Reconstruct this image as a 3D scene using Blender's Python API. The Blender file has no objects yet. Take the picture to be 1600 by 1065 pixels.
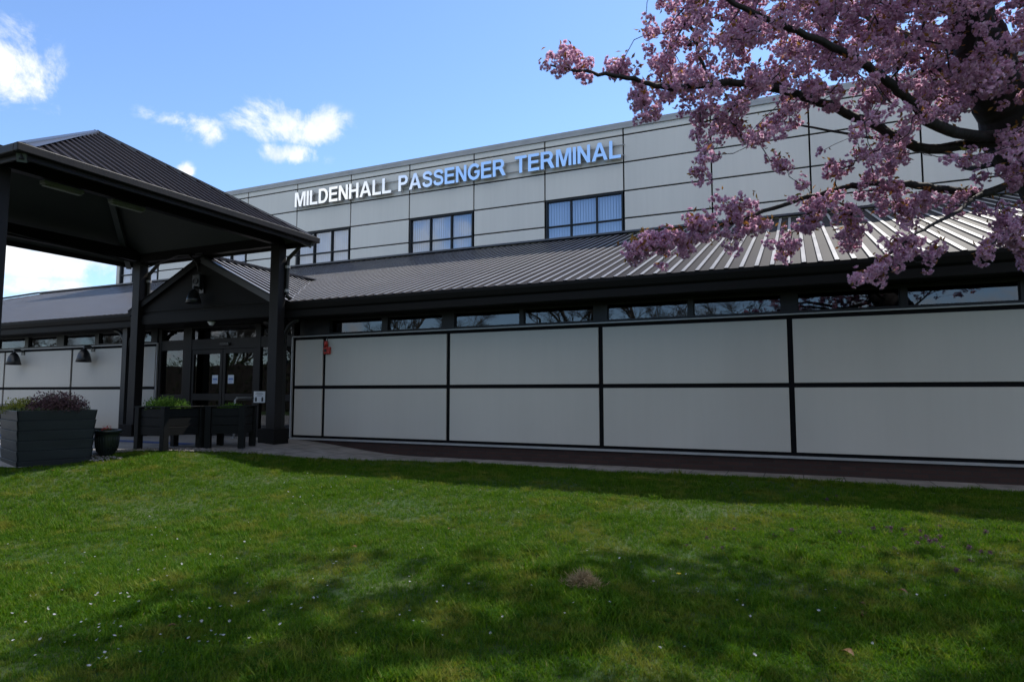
import bpy, bmesh, math, random
import numpy as np
from mathutils import Vector, Matrix
random.seed(7); RNG = np.random.default_rng(11)
R = math.radians
SC = bpy.context.scene
COL = SC.collection

# ------------------------------------------------------------------ camera
PITCH, YAW, EYE, FOC = R(4.6), R(24.2), 1.13, 1000.0
cd = bpy.data.cameras.new('camera'); cam = bpy.data.objects.new('camera', cd); COL.objects.link(cam)
cam.location = (0, 0, EYE); cam.rotation_euler = (R(90) + PITCH, 0, YAW)
cd.sensor_width = 36; cd.lens = 36 * FOC / 1600; cd.clip_end = 3000; cd.clip_start = 0.05
cd.dof.use_dof = True; cd.dof.focus_distance = 14; cd.dof.aperture_fstop = 3.2
SC.camera = cam
FWD = (-math.sin(YAW), math.cos(YAW)); RGT = (math.cos(YAW), math.sin(YAW))

def ray(px, py):
    dx = (px - 800) / FOC; dy = (532.5 - py) / FOC
    fw = math.cos(PITCH) - dy * math.sin(PITCH); up = dy * math.cos(PITCH) + math.sin(PITCH)
    return Vector((FWD[0] * fw + RGT[0] * dx, FWD[1] * fw + RGT[1] * dx, up))
def W(px, py, depth):                       # photograph direction + a real distance -> world point
    return Vector((0, 0, EYE)) + ray(px, py) * depth
def CW(xc, dep):                            # camera-right / forward metres on the ground -> world x, y
    return (FWD[0] * dep + RGT[0] * xc, FWD[1] * dep + RGT[1] * xc)

# ------------------------------------------------------------------ sun and sky
SUNV = Vector((0.19, 0.62, 0.88)).normalized()
sun_el = math.asin(SUNV.z); sun_az = math.atan2(SUNV.x, SUNV.y)
sl = bpy.data.lights.new('sun', 'SUN'); sl.energy = 3.0; sl.angle = R(0.53); sl.color = (1.0, 0.95, 0.87)
so = bpy.data.objects.new('sun', sl); COL.objects.link(so); so.location = (10, 20, 30)
so.rotation_euler = SUNV.to_track_quat('Z', 'Y').to_euler()

world = bpy.data.worlds.new('World'); SC.world = world; world.use_nodes = True
wt = world.node_tree; wn, wl = wt.nodes, wt.links
wn.clear()
SKY_STRENGTH = 0.108
def build_world():
    out = wn.new('ShaderNodeOutputWorld')
    sky = wn.new('ShaderNodeTexSky'); sky.sky_type = 'NISHITA'; sky.sun_disc = False
    sky.sun_elevation = sun_el; sky.sun_rotation = sun_az
    sky.air_density = 1.0; sky.dust_density = 0.15; sky.ozone_density = 3.0
    b1 = wn.new('ShaderNodeBackground'); b1.inputs[1].default_value = SKY_STRENGTH
    tn = wn.new('ShaderNodeMix'); tn.data_type = 'RGBA'; tn.blend_type = 'MULTIPLY'; tn.inputs[0].default_value = 1; wl.new(sky.outputs[0], tn.inputs[6]); tn.inputs[7].default_value = (.88, .96, 1.08, 1); wl.new(tn.outputs[2], b1.inputs[0])
    tc = wn.new('ShaderNodeTexCoord')
    nrm = wn.new('ShaderNodeVectorMath'); nrm.operation = 'NORMALIZE'; wl.new(tc.outputs['Generated'], nrm.inputs[0])
    def blob(d, su, sv, gain):
        d = d.normalized(); t1 = Vector((-d.y, d.x, 0)).normalized(); t2 = d.cross(t1)
        sub = wn.new('ShaderNodeVectorMath'); sub.operation = 'SUBTRACT'; wl.new(nrm.outputs[0], sub.inputs[0]); sub.inputs[1].default_value = d
        comb = wn.new('ShaderNodeCombineXYZ')
        for i, (t, s) in enumerate(((t1, su), (t2, sv), (d, max(su, sv)))):
            dt = wn.new('ShaderNodeVectorMath'); dt.operation = 'DOT_PRODUCT'; wl.new(sub.outputs[0], dt.inputs[0]); dt.inputs[1].default_value = t / s
            wl.new(dt.outputs['Value'], comb.inputs[i])
        ln = wn.new('ShaderNodeVectorMath'); ln.operation = 'LENGTH'; wl.new(comb.outputs[0], ln.inputs[0])
        m = wn.new('ShaderNodeMath'); m.operation = 'MULTIPLY_ADD'; wl.new(ln.outputs['Value'], m.inputs[0])
        m.inputs[1].default_value = -gain; m.inputs[2].default_value = gain
        return m.outputs[0]
    mir = lambda v: Vector((v.x, -v.y, v.z))
    blobs = [(ray(0, 92), .062, .050, 1.15), (ray(-60, 70), .08, .06, 1.0), (ray(268, 186), .044, .012, .38), (ray(322, 204), .018, .014, .3),
             (ray(120, 175), .022, .010, .22), (ray(458, 192), .084, .030, 1.0), (ray(430, 165), .040, .028, .75), (ray(458, 241), .040, .015, .8),
             (ray(291, 264), .010, .009, .6), (ray(100, 405), .11, .024, .45), (ray(20, 392), .06, .024, .5),
             (ray(110, 452), .07, .010, .35),
             (mir(ray(530, 312)), .17, .12, 1.3), (mir(ray(655, 262)), .022, .022, .8), (mir(ray(520, 400)), .14, .10, 1.2), (mir(ray(660, 385)), .05, .05, .9), (mir(ray(730, 372)), .04, .035, .6), (mir(ray(200, 470)), .35, .12, 1.2),
             (Vector((-.75, -.5, .75)), .55, .30, 1.4), (Vector((.55, -.75, .80)), .60, .34, 1.5), (Vector((.8, -.6, .3)), .5, .16, 1.2), (Vector((.5, -.9, .10)), .6, .07, .9), (Vector((-.1, -.8, 1.1)), .55, .32, 1.5), (Vector((.95, -.3, .9)), .4, .4, 1.4), (Vector((-.9, -.25, .10)), .5, .08, 1.0)]  # unseen clouds behind the camera, added to whiten and brighten the shade
    prev = None
    for b in blobs:
        s = blob(*b)
        if prev is None: prev = s
        else:
            mx = wn.new('ShaderNodeMath'); mx.operation = 'MAXIMUM'; wl.new(prev, mx.inputs[0]); wl.new(s, mx.inputs[1]); prev = mx.outputs[0]
    nz = wn.new('ShaderNodeTexNoise'); nz.inputs['Scale'].default_value = 9; nz.inputs['Detail'].default_value = 9; nz.inputs['Roughness'].default_value = .66; nz.inputs['Distortion'].default_value = .35
    wl.new(nrm.outputs[0], nz.inputs['Vector'])
    ad = wn.new('ShaderNodeMath'); ad.operation = 'MULTIPLY_ADD'; wl.new(nz.outputs['Fac'], ad.inputs[0]); ad.inputs[1].default_value = 4.4; ad.inputs[2].default_value = -2.15
    sm = wn.new('ShaderNodeMath'); sm.operation = 'ADD'; wl.new(prev, sm.inputs[0]); wl.new(ad.outputs[0], sm.inputs[1])
    mr = wn.new('ShaderNodeMapRange'); mr.interpolation_type = 'SMOOTHSTEP'; wl.new(sm.outputs[0], mr.inputs[0]); mr.inputs[1].default_value = -.05; mr.inputs[2].default_value = .85
    # clouds only where a blob is
    gt = wn.new('ShaderNodeMapRange'); gt.interpolation_type = 'SMOOTHSTEP'; wl.new(prev, gt.inputs[0]); gt.inputs[1].default_value = -.45; gt.inputs[2].default_value = .12
    mu = wn.new('ShaderNodeMath'); mu.operation = 'MULTIPLY'; wl.new(mr.outputs[0], mu.inputs[0]); wl.new(gt.outputs[0], mu.inputs[1])
    n2 = wn.new('ShaderNodeTexNoise'); n2.inputs['Scale'].default_value = 22; n2.inputs['Detail'].default_value = 5; wl.new(nrm.outputs[0], n2.inputs['Vector'])
    cr = wn.new('ShaderNodeValToRGB'); wl.new(n2.outputs['Fac'], cr.inputs[0])
    cr.color_ramp.elements[0].position = .3; cr.color_ramp.elements[0].color = (.62, .72, .88, 1)
    cr.color_ramp.elements[1].position = .58; cr.color_ramp.elements[1].color = (.98, .99, 1, 1)
    b2 = wn.new('ShaderNodeBackground'); b2.inputs[1].default_value = 0.62; wl.new(cr.outputs[0], b2.inputs[0])
    mix = wn.new('ShaderNodeMixShader'); wl.new(mu.outputs[0], mix.inputs[0]); wl.new(b1.outputs[0], mix.inputs[1]); wl.new(b2.outputs[0], mix.inputs[2])
    wl.new(mix.outputs[0], out.inputs[0])
build_world()
SC.view_settings.view_transform = 'Standard'; SC.view_settings.look = 'None'
SC.view_settings.exposure = 1.0; SC.view_settings.gamma = 1
SC.render.engine = 'CYCLES'
SC.cycles.use_denoising = True
SC.cycles.max_bounces = 8; SC.cycles.diffuse_bounces = 3; SC.cycles.glossy_bounces = 4; SC.cycles.transparent_max_bounces = 12
SC.cycles.caustics_reflective = False; SC.cycles.caustics_refractive = False

# ------------------------------------------------------------------ materials
def new_mat(name):
    m = bpy.data.materials.new(name); m.use_nodes = True
    n = m.node_tree.nodes; return m, n, m.node_tree.links, n['Principled BSDF']
def mat(name, c, rough=.6, metal=0, var=.12, scale=3.0, bump=0.0, bscale=40, spec=.5, stretch=(1, 1, 1), c2=None, coat=0, detail=5):
    m, n, l, p = new_mat(name)
    p.inputs['Roughness'].default_value = rough; p.inputs['Metallic'].default_value = metal
    p.inputs['Specular IOR Level'].default_value = spec; p.inputs['Coat Weight'].default_value = coat
    g = n.new('ShaderNodeNewGeometry'); mp = n.new('ShaderNodeMapping'); l.new(g.outputs['Position'], mp.inputs[0]); mp.inputs['Scale'].default_value = stretch
    nz = n.new('ShaderNodeTexNoise'); nz.inputs['Scale'].default_value = scale; nz.inputs['Detail'].default_value = detail; l.new(mp.outputs[0], nz.inputs['Vector'])
    cr = n.new('ShaderNodeValToRGB'); l.new(nz.outputs['Fac'], cr.inputs[0]); cr.color_ramp.elements[0].position = .3; cr.color_ramp.elements[1].position = .7
    a = tuple(x * (1 - var) for x in c); b = c2 if c2 else tuple(min(1, x * (1 + var)) for x in c)
    cr.color_ramp.elements[0].color = (*a, 1); cr.color_ramp.elements[1].color = (*b, 1); l.new(cr.outputs[0], p.inputs['Base Color'])
    rr = n.new('ShaderNodeMapRange'); l.new(nz.outputs['Fac'], rr.inputs[0]); rr.inputs[3].default_value = max(.02, rough - .08); rr.inputs[4].default_value = min(1, rough + .08); l.new(rr.outputs[0], p.inputs['Roughness'])
    if bump:
        n2 = n.new('ShaderNodeTexNoise'); n2.inputs['Scale'].default_value = bscale; n2.inputs['Detail'].default_value = 4; l.new(mp.outputs[0], n2.inputs['Vector'])
        bp = n.new('ShaderNodeBump'); bp.inputs['Strength'].default_value = bump; bp.inputs['Distance'].default_value = .02; l.new(n2.outputs['Fac'], bp.inputs['Height']); l.new(bp.outputs[0], p.inputs['Normal'])
    return m
M = {}
M['panel'] = mat('pale_grey_panel', (.505, .478, .43), .42, var=.05, scale=.7, bump=.05, bscale=.9, stretch=(1, 1, .35))
def panelise(m, amt=.05):
    n, l = m.node_tree.nodes, m.node_tree.links; p = n['Principled BSDF']; src = p.inputs['Base Color'].links[0].from_socket
    g = n.new('ShaderNodeNewGeometry'); mp = n.new('ShaderNodeMapping'); mp.inputs['Scale'].default_value = (9, 1, .35); l.new(g.outputs['Position'], mp.inputs[0])
    nz = n.new('ShaderNodeTexNoise'); nz.inputs['Scale'].default_value = 1; nz.inputs['Detail'].default_value = 6; l.new(mp.outputs[0], nz.inputs['Vector'])
    oi = n.new('ShaderNodeObjectInfo'); ad = n.new('ShaderNodeMath'); ad.operation = 'ADD'; l.new(nz.outputs['Fac'], ad.inputs[0])
    rp = n.new('ShaderNodeMath'); rp.operation = 'ADD'; l.new(oi.outputs['Random'], rp.inputs[0]); l.new(g.outputs['Random Per Island'], rp.inputs[1])
    hf = n.new('ShaderNodeMath'); hf.operation = 'MULTIPLY'; hf.inputs[1].default_value = .35; l.new(rp.outputs[0], hf.inputs[0]); l.new(hf.outputs[0], ad.inputs[1])
    mr = n.new('ShaderNodeMapRange'); l.new(ad.outputs[0], mr.inputs[0]); mr.inputs[1].default_value = .3; mr.inputs[2].default_value = 1.2; mr.inputs[3].default_value = 1 - 1.6 * amt; mr.inputs[4].default_value = 1 + amt
    sc_ = n.new('ShaderNodeVectorMath'); sc_.operation = 'SCALE'; l.new(src, sc_.inputs[0]); l.new(mr.outputs[0], sc_.inputs['Scale']); l.new(sc_.outputs[0], p.inputs['Base Color'])
M['cladding'] = mat('grey_cladding', (.665, .648, .605), .38, var=.05, scale=.5, bump=.05, bscale=.8, stretch=(1, 1, .25))
panelise(M['panel'], .022); panelise(M['cladding'], .035)
M['trim'] = mat('aluminium_trim', (.34, .34, .34), .45, metal=.2, var=.1)
M['joint'] = mat('dark_joint', (.006, .006, .007), .7, spec=.1)
M['frame'] = mat('dark_frame', (.007, .008, .010), .4, spec=.3, var=.2, scale=5)
M['brownframe'] = mat('brown_frame', (.011, .0095, .009), .45, spec=.2, var=.2, scale=5)
M['post'] = mat('brown_painted_post', (.0115, .010, .010), .5, spec=.25, var=.2, scale=4, bump=.1, bscale=30, stretch=(1, 1, .2))
M['blackpost'] = mat('black_painted_timber', (.006, .006, .006), .5, var=.2)
M['fascia'] = mat('dark_brown_fascia', (.0055, .0048, .0045), .6, spec=.16, var=.15, scale=1.5, stretch=(.3, 1, 3))
M['rib'] = mat('roof_rib_glint', (.27, .265, .275), .32, var=.10, scale=1.2, spec=.75)  # paler crest colour stands in for sun glint along the ribs
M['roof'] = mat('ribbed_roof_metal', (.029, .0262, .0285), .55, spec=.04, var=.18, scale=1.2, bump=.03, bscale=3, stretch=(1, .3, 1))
M['darkroof'] = mat('dark_ribbed_roof', (.020, .016, .018), .52, spec=.06, var=.15, scale=1.2)
M['flash'] = mat('roof_flashing', (.06, .06, .07), .33, metal=.1, var=.1)
M['ceil'] = mat('dark_soffit', (.020, .026, .020), .7, var=.2, scale=2)
M['rafter'] = mat('rafter_grey', (.055, .065, .06), .6)
M['lightgrey'] = mat('fixture_grey', (.16, .17, .16), .6)
M['interior'] = mat('interior_dark', (.05, .045, .04), .8, var=.3, scale=.8)
M['blind'] = mat('blind_fabric', (.68, .69, .70), .7, var=.06, scale=6, stretch=(1, 1, .1))
M['black'] = mat('black_enamel', (.012, .013, .015), .3)
M['white'] = mat('white_plastic', (.7, .7, .68), .4, var=.05)
M['red'] = mat('red_plastic', (.42, .03, .02), .4)
M['paving'] = mat('paving', (.24, .23, .22), .85, var=.25, scale=2.5, bump=.3, bscale=60)
M['planter'] = mat('anthracite_boards', (.015, .019, .022), .5, spec=.3, var=.22, scale=3, bump=.12, bscale=25, stretch=(1, .4, 4))
M['raised'] = mat('black_stained_boards', (.0035, .004, .004), .6, spec=.2, var=.3, scale=6)
M['pot'] = mat('dark_glazed_pot', (.010, .015, .014), .28, var=.2)
M['soil'] = mat('soil', (.03, .022, .016), .95, var=.4, scale=20, bump=.6)
M['bark'] = mat('cherry_bark', (.012, .008, .007), .8, var=.45, scale=6, bump=.7, bscale=18, stretch=(1, 1, .35))
M['bark2'] = mat('grey_bark', (.07, .06, .045), .85, var=.3, scale=6)
M['gravel'] = mat('gravel', (.19, .17, .15), .85, var=.45, scale=25)
M['blue'] = mat('blue_line', (.03, .07, .22), .7)
M['signblue'] = mat('blue_print', (.12, .22, .48), .5)
M['ink'] = mat('black_ink', (.02, .02, .02), .6)
M['paper'] = mat('paper', (.62, .66, .72), .5, var=.03)
M['cable'] = mat('cable', (.01, .01, .01), .5)
M['letter'] = mat('polished_sign_letter', (.90, .91, .92), .10, metal=1.0, var=.02, scale=3)

def brick_mat():
    m, n, l, p = new_mat('dark_red_brick')
    g = n.new('ShaderNodeNewGeometry'); sp = n.new('ShaderNodeSeparateXYZ'); l.new(g.outputs['Position'], sp.inputs[0])
    cb = n.new('ShaderNodeCombineXYZ'); l.new(sp.outputs['X'], cb.inputs[0]); l.new(sp.outputs['Z'], cb.inputs[1])
    b = n.new('ShaderNodeTexBrick'); l.new(cb.outputs[0], b.inputs['Vector']); b.inputs['Scale'].default_value = 1
    b.inputs['Brick Width'].default_value = .225; b.inputs['Row Height'].default_value = .075; b.inputs['Mortar Size'].default_value = .008
    b.inputs['Color1'].default_value = (.048, .022, .017, 1); b.inputs['Color2'].default_value = (.032, .015, .012, 1); b.inputs['Mortar'].default_value = (.028, .022, .02, 1)
    l.new(b.outputs['Color'], p.inputs['Base Color']); p.inputs['Roughness'].default_value = .9
    bp = n.new('ShaderNodeBump'); bp.inputs['Strength'].default_value = .6; bp.inputs['Distance'].default_value = .008; bp.invert = True; l.new(b.outputs['Fac'], bp.inputs['Height']); l.new(bp.outputs[0], p.inputs['Normal'])
    return m
M['brick'] = brick_mat()

def slab_mat():
    m, n, l, p = new_mat('paving_slabs')
    g = n.new('ShaderNodeNewGeometry')
    b = n.new('ShaderNodeTexBrick'); l.new(g.outputs['Position'], b.inputs['Vector']); b.inputs['Scale'].default_value = 1; b.offset = 0
    b.inputs['Brick Width'].default_value = .6; b.inputs['Row Height'].default_value = .6; b.inputs['Mortar Size'].default_value = .008
    b.inputs['Color1'].default_value = (.31, .28, .25, 1); b.inputs['Color2'].default_value = (.25, .225, .20, 1); b.inputs['Mortar'].default_value = (.05, .05, .04, 1)
    nz = n.new('ShaderNodeTexNoise'); nz.inputs['Scale'].default_value = 3; nz.inputs['Detail'].default_value = 8; l.new(g.outputs['Position'], nz.inputs['Vector'])
    mx = n.new('ShaderNodeMix'); mx.data_type = 'RGBA'; mx.blend_type = 'MULTIPLY'; mx.inputs[0].default_value = .8
    cr = n.new('ShaderNodeValToRGB'); l.new(nz.outputs['Fac'], cr.inputs[0]); cr.color_ramp.elements[0].color = (.45, .45, .42, 1); cr.color_ramp.elements[0].position = .3; cr.color_ramp.elements[1].position = .65
    l.new(b.outputs['Color'], mx.inputs[6]); l.new(cr.outputs[0], mx.inputs[7]); l.new(mx.outputs[2], p.inputs['Base Color']); p.inputs['Roughness'].default_value = .85
    return m
M['slab'] = slab_mat()

def glass_mat(name, ior, tint, dirt=.0):
    m = bpy.data.materials.new(name); m.use_nodes = True; n, l = m.node_tree.nodes, m.node_tree.links; n.clear()
    o = n.new('ShaderNodeOutputMaterial'); t = n.new('ShaderNodeBsdfTransparent'); t.inputs[0].default_value = (*tint, 1)
    gl = n.new('ShaderNodeBsdfGlossy'); gl.inputs['Roughness'].default_value = 0.0; gl.inputs[0].default_value = (.92, .95, 1, 1)
    gg = n.new('ShaderNodeNewGeometry'); dp = n.new('ShaderNodeVectorMath'); dp.operation = 'DOT_PRODUCT'; l.new(gg.outputs['Normal'], dp.inputs[0]); l.new(gg.outputs['Incoming'], dp.inputs[1])
    ab = n.new('ShaderNodeMath'); ab.operation = 'ABSOLUTE'; l.new(dp.outputs['Value'], ab.inputs[0])
    om = n.new('ShaderNodeMath'); om.operation = 'SUBTRACT'; om.inputs[0].default_value = 1; l.new(ab.outputs[0], om.inputs[1])
    pw = n.new('ShaderNodeMath'); pw.operation = 'POWER'; l.new(om.outputs[0], pw.inputs[0]); pw.inputs[1].default_value = 5
    fr = n.new('ShaderNodeMath'); fr.operation = 'MULTIPLY_ADD'; l.new(pw.outputs[0], fr.inputs[0]); fr.inputs[1].default_value = 1 - ior; fr.inputs[2].default_value = ior
    g = n.new('ShaderNodeNewGeometry'); nz = n.new('ShaderNodeTexNoise'); nz.inputs['Scale'].default_value = 1.3; l.new(g.outputs['Position'], nz.inputs['Vector'])
    bp = n.new('ShaderNodeBump'); bp.inputs['Strength'].default_value = .12; bp.inputs['Distance'].default_value = .012; l.new(nz.outputs['Fac'], bp.inputs['Height']); l.new(bp.outputs[0], gl.inputs['Normal'])
    mx = n.new('ShaderNodeMixShader'); l.new(fr.outputs[0], mx.inputs[0]); l.new(t.outputs[0], mx.inputs[1]); l.new(gl.outputs[0], mx.inputs[2]); l.new(mx.outputs[0], o.inputs[0])
    return m
M['glass'] = glass_mat('window_glass', .13, (.86, .92, 1.0))
M['lowglass'] = glass_mat('tinted_glass', .075, (.30, .32, .33))

def leafy(name, c1, c2, transl=.45, rough=.6, c3=None, patch=None, cm=.5):
    """foliage / petals: colour varies per piece and, optionally, in ground patches"""
    m = bpy.data.materials.new(name); m.use_nodes = True; n, l = m.node_tree.nodes, m.node_tree.links; n.clear()
    o = n.new('ShaderNodeOutputMaterial'); d = n.new('ShaderNodeBsdfPrincipled'); d.inputs['Roughness'].default_value = rough; d.inputs['Specular IOR Level'].default_value = .15
    t = n.new('ShaderNodeBsdfTranslucent'); mx = n.new('ShaderNodeMixShader'); mx.inputs[0].default_value = transl
    g = n.new('ShaderNodeNewGeometry'); oi = n.new('ShaderNodeObjectInfo')
    ad = n.new('ShaderNodeMath'); ad.operation = 'ADD'; l.new(g.outputs['Random Per Island'], ad.inputs[0]); l.new(oi.outputs['Random'], ad.inputs[1])
    fr = n.new('ShaderNodeMath'); fr.operation = 'FRACT'; l.new(ad.outputs[0], fr.inputs[0])
    cr = n.new('ShaderNodeValToRGB'); l.new(fr.outputs[0], cr.inputs[0]); cr.color_ramp.elements[0].color = (*c1, 1); cr.color_ramp.elements[1].color = (*c2, 1)
    if c3:
        e = cr.color_ramp.elements.new(.93); e.color = (*c2, 1); cr.color_ramp.elements[-1].color = (*c3, 1)
    src = cr.outputs[0]
    if patch:
        nz = n.new('ShaderNodeTexNoise'); nz.inputs['Scale'].default_value = 1.7; nz.inputs['Detail'].default_value = 8; nz.inputs['Roughness'].default_value = .7; l.new(g.outputs['Position'], nz.inputs['Vector'])
        c = n.new('ShaderNodeValToRGB'); l.new(nz.outputs['Fac'], c.inputs[0]); c.color_ramp.elements[0].position = .50; c.color_ramp.elements[0].color = (0, 0, 0, 1); c.color_ramp.elements[1].position = .66; c.color_ramp.elements[1].color = (.85, .85, .85, 1)
        q = n.new('ShaderNodeMix'); q.data_type = 'RGBA'; l.new(c.outputs[0], q.inputs[0]); l.new(src, q.inputs[6]); q.inputs[7].default_value = (*patch, 1); src = q.outputs[2]
    l.new(src, d.inputs['Base Color']); l.new(src, t.inputs[0]); l.new(d.outputs[0], mx.inputs[1]); l.new(t.outputs[0], mx.inputs[2]); l.new(mx.outputs[0], o.inputs[0])
    return m
M['grass'] = leafy('grass_blades', (.040, .118, .002), (.098, .185, .004), .45, c3=(.22, .20, .05), patch=(.21, .21, .03))
M['clover'] = leafy('low_weed_leaves', (.020, .070, .004), (.050, .125, .008), .35, rough=.95)
M['petal'] = leafy('cherry_petals', (.56, .30, .45), (.86, .60, .74), .6, c3=(.95, .82, .90))
M['bronze'] = leafy('bronze_young_leaves', (.20, .07, .02), (.38, .20, .05), .5, c3=(.22, .22, .03))
M['box_leaf'] = leafy('bright_green_leaves', (.06, .14, .012), (.12, .22, .03), .4)
M['heather'] = leafy('heather_foliage', (.055, .03, .032), (.16, .09, .10), .25, c3=(.08, .09, .03))
M['yellowleaf'] = leafy('yellow_green_leaves', (.16, .20, .02), (.34, .32, .06), .35)
M['greymat'] = leafy('grey_green_mat', (.05, .08, .03), (.12, .15, .07), .3)
M['hedge'] = leafy('hedge_leaves', (.02, .04, .012), (.05, .08, .02), .3)
M['straw'] = leafy('dry_straw', (.26, .19, .10), (.46, .35, .20), .3)
M['deadleaf'] = leafy('dead_leaf', (.10, .05, .02), (.16, .09, .04), .2)
M['daisy'] = leafy('white_petals', (.50, .50, .52), (.68, .66, .70), .3)
M['purple'] = leafy('purple_flower', (.07, .015, .07), (.14, .04, .13), .3)
M['yellow'] = leafy('dandelion_yellow', (.75, .50, .02), (.85, .65, .04), .2)

# ------------------------------------------------------------------ mesh helpers
class MB:
    def __init__(s): s.v = []; s.f = []; s.crest = []
    def add(s, vs, fs):
        k = len(s.v); s.v += [tuple(v) for v in vs]; s.f += [tuple(k + i for i in f) for f in fs]; return s
    def box(s, x0, x1, y0, y1, z0, z1):
        return s.add([(x0, y0, z0), (x1, y0, z0), (x1, y1, z0), (x0, y1, z0), (x0, y0, z1), (x1, y0, z1), (x1, y1, z1), (x0, y1, z1)],
                     [(0, 3, 2, 1), (4, 5, 6, 7), (0, 1, 5, 4), (1, 2, 6, 5), (2, 3, 7, 6), (3, 0, 4, 7)])
    def obox(s, c, u, v, w):                 # oriented box, half vectors
        c, u, v, w = map(Vector, (c, u, v, w))
        P = [c + a * u + b * v + d * w for d in (-1, 1) for (a, b) in ((-1, -1), (1, -1), (1, 1), (-1, 1))]
        return s.add(P, [(0, 3, 2, 1), (4, 5, 6, 7), (0, 1, 5, 4), (1, 2, 6, 5), (2, 3, 7, 6), (3, 0, 4, 7)])
    def bar(s, a, b, w, h, up=(0, 0, 1)):
        a, b = Vector(a), Vector(b); d = b - a; L = d.length; d.normalize(); side = d.cross(Vector(up)).normalized(); u = side.cross(d)
        return s.obox((a + b) / 2, d * L / 2, side * w / 2, u * h / 2)
    def prism(s, pts, y0, y1):               # polygon in xz extruded along y (pts counter-clockwise seen from -y)
        n = len(pts); vs = [(x, y0, z) for x, z in pts] + [(x, y1, z) for x, z in pts]
        return s.add(vs, [tuple(range(n)), tuple(range(2 * n - 1, n - 1, -1))] + [(i + n, (i + 1) % n + n, (i + 1) % n, i) for i in range(n)])
    def tube(s, pts, rad, seg=8, cap=True):
        pts = [Vector(p) for p in pts]; n = len(pts); rad = rad if isinstance(rad, (list, tuple)) else [rad] * n
        k = len(s.v); prev = None
        for i, p in enumerate(pts):
            d = (pts[min(i + 1, n - 1)] - pts[max(i - 1, 0)]).normalized()
            if prev is None: a = d.orthogonal().normalized()
            else: a = (prev - d * prev.dot(d)); a = a.normalized() if a.length > 1e-5 else d.orthogonal().normalized()
            prev = a; b = d.cross(a)
            for j in range(seg):
                t = 2 * math.pi * j / seg; s.v.append(tuple(p + (a * math.cos(t) + b * math.sin(t)) * rad[i]))
        for i in range(n - 1):
            for j in range(seg):
                s.f.append((k + i * seg + j, k + i * seg + (j + 1) % seg, k + (i + 1) * seg + (j + 1) % seg, k + (i + 1) * seg + j))
        if cap: s.f.append(tuple(k + j for j in range(seg))[::-1]); s.f.append(tuple(k + (n - 1) * seg + j for j in range(seg)))
        return s
    def lathe(s, prof, c, seg=24, a0=0, a1=2 * math.pi):
        k = len(s.v); n = len(prof)
        for r, z in prof:
            for j in range(seg):
                t = a0 + (a1 - a0) * j / seg; s.v.append((c[0] + r * math.cos(t), c[1] + r * math.sin(t), c[2] + z))
        for i in range(n - 1):
            for j in range(seg): s.f.append((k + i * seg + j, k + i * seg + (j + 1) % seg, k + (i + 1) * seg + (j + 1) % seg, k + (i + 1) * seg + j))
        return s
    def build(s, name, m, parent=None, smooth=False, bevel=0, base=None):
        me = bpy.data.meshes.new(name); off = Vector((0, 0, 0))
        root = parent
        if parent is not None:
            off = Vector(parent.get('_base', (0, 0, 0)))
        elif base is not None: off = Vector(base)
        me.from_pydata([(x - off.x, y - off.y, z - off.z) for x, y, z in s.v], [], s.f); me.materials.append(m)
        if smooth: me.polygons.foreach_set('use_smooth', [True] * len(me.polygons))
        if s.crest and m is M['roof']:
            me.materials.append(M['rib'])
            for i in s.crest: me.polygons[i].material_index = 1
        me.update(); o = bpy.data.objects.new(name, me); COL.objects.link(o)
        if parent is not None: o.parent = parent
        else: o.location = off
        o['_base'] = tuple(off)
        if bevel:
            b = o.modifiers.new('bevel', 'BEVEL'); b.width = bevel; b.segments = 2; b.limit_method = 'ANGLE'
        return o
def tag(o, label=None, cat=None, group=None, kind=None):
    if label: o['label'] = label
    if cat: o['category'] = cat
    if group: o['group'] = group
    if kind: o['kind'] = kind
    return o
def thing(name, label, cat, base, group=None):
    o = bpy.data.objects.new(name, None); COL.objects.link(o); o.location = base; o['_base'] = tuple(base); o.empty_display_size = .2
    return tag(o, label, cat, group)
def copy_tree(o, parent=None):
    c = o.copy(); COL.objects.link(c); c.parent = parent
    for ch in [x for x in bpy.data.objects if x.parent == o]: copy_tree(ch, c)
    return c
def ribbed(mb, O, A, D, a0, a1, s0, s1, pitch=.24, h=.026, wb=.092, wt=.064):
    """profiled metal sheet: O ridge origin, A along the ridge, D down the slope; s0/s1 give start and end of the slope at a"""
    O, A, D = Vector(O), Vector(A).normalized(), Vector(D).normalized(); N = A.cross(D)
    if N.z < 0: N = -N
    prof = []; n = int(math.ceil((a1 - a0) / pitch))
    for i in range(n):
        c = a0 + (i + .5) * pitch
        for d, hh in ((-pitch / 2, 0), (-wb / 2, 0), (-wt / 2, h), (wt / 2, h), (wb / 2, 0)):
            if a0 - 1e-6 <= c + d <= a1: prof.append((c + d, hh))
    prof.append((a1, 0)); k = len(mb.v)
    for a, hh in prof:
        sa, sb = s0(a), s1(a); sb = max(sb, sa)
        mb.v.append(tuple(O + A * a + D * sa + N * hh)); mb.v.append(tuple(O + A * a + D * sb + N * hh))
    for i in range(len(prof) - 1):
        q = (k + 2 * i, k + 2 * i + 1, k + 2 * i + 3, k + 2 * i + 2)
        if A.cross(D).z < 0: q = q[::-1]
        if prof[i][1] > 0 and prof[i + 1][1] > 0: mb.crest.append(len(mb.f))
        mb.f.append(q)
    return mb
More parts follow.
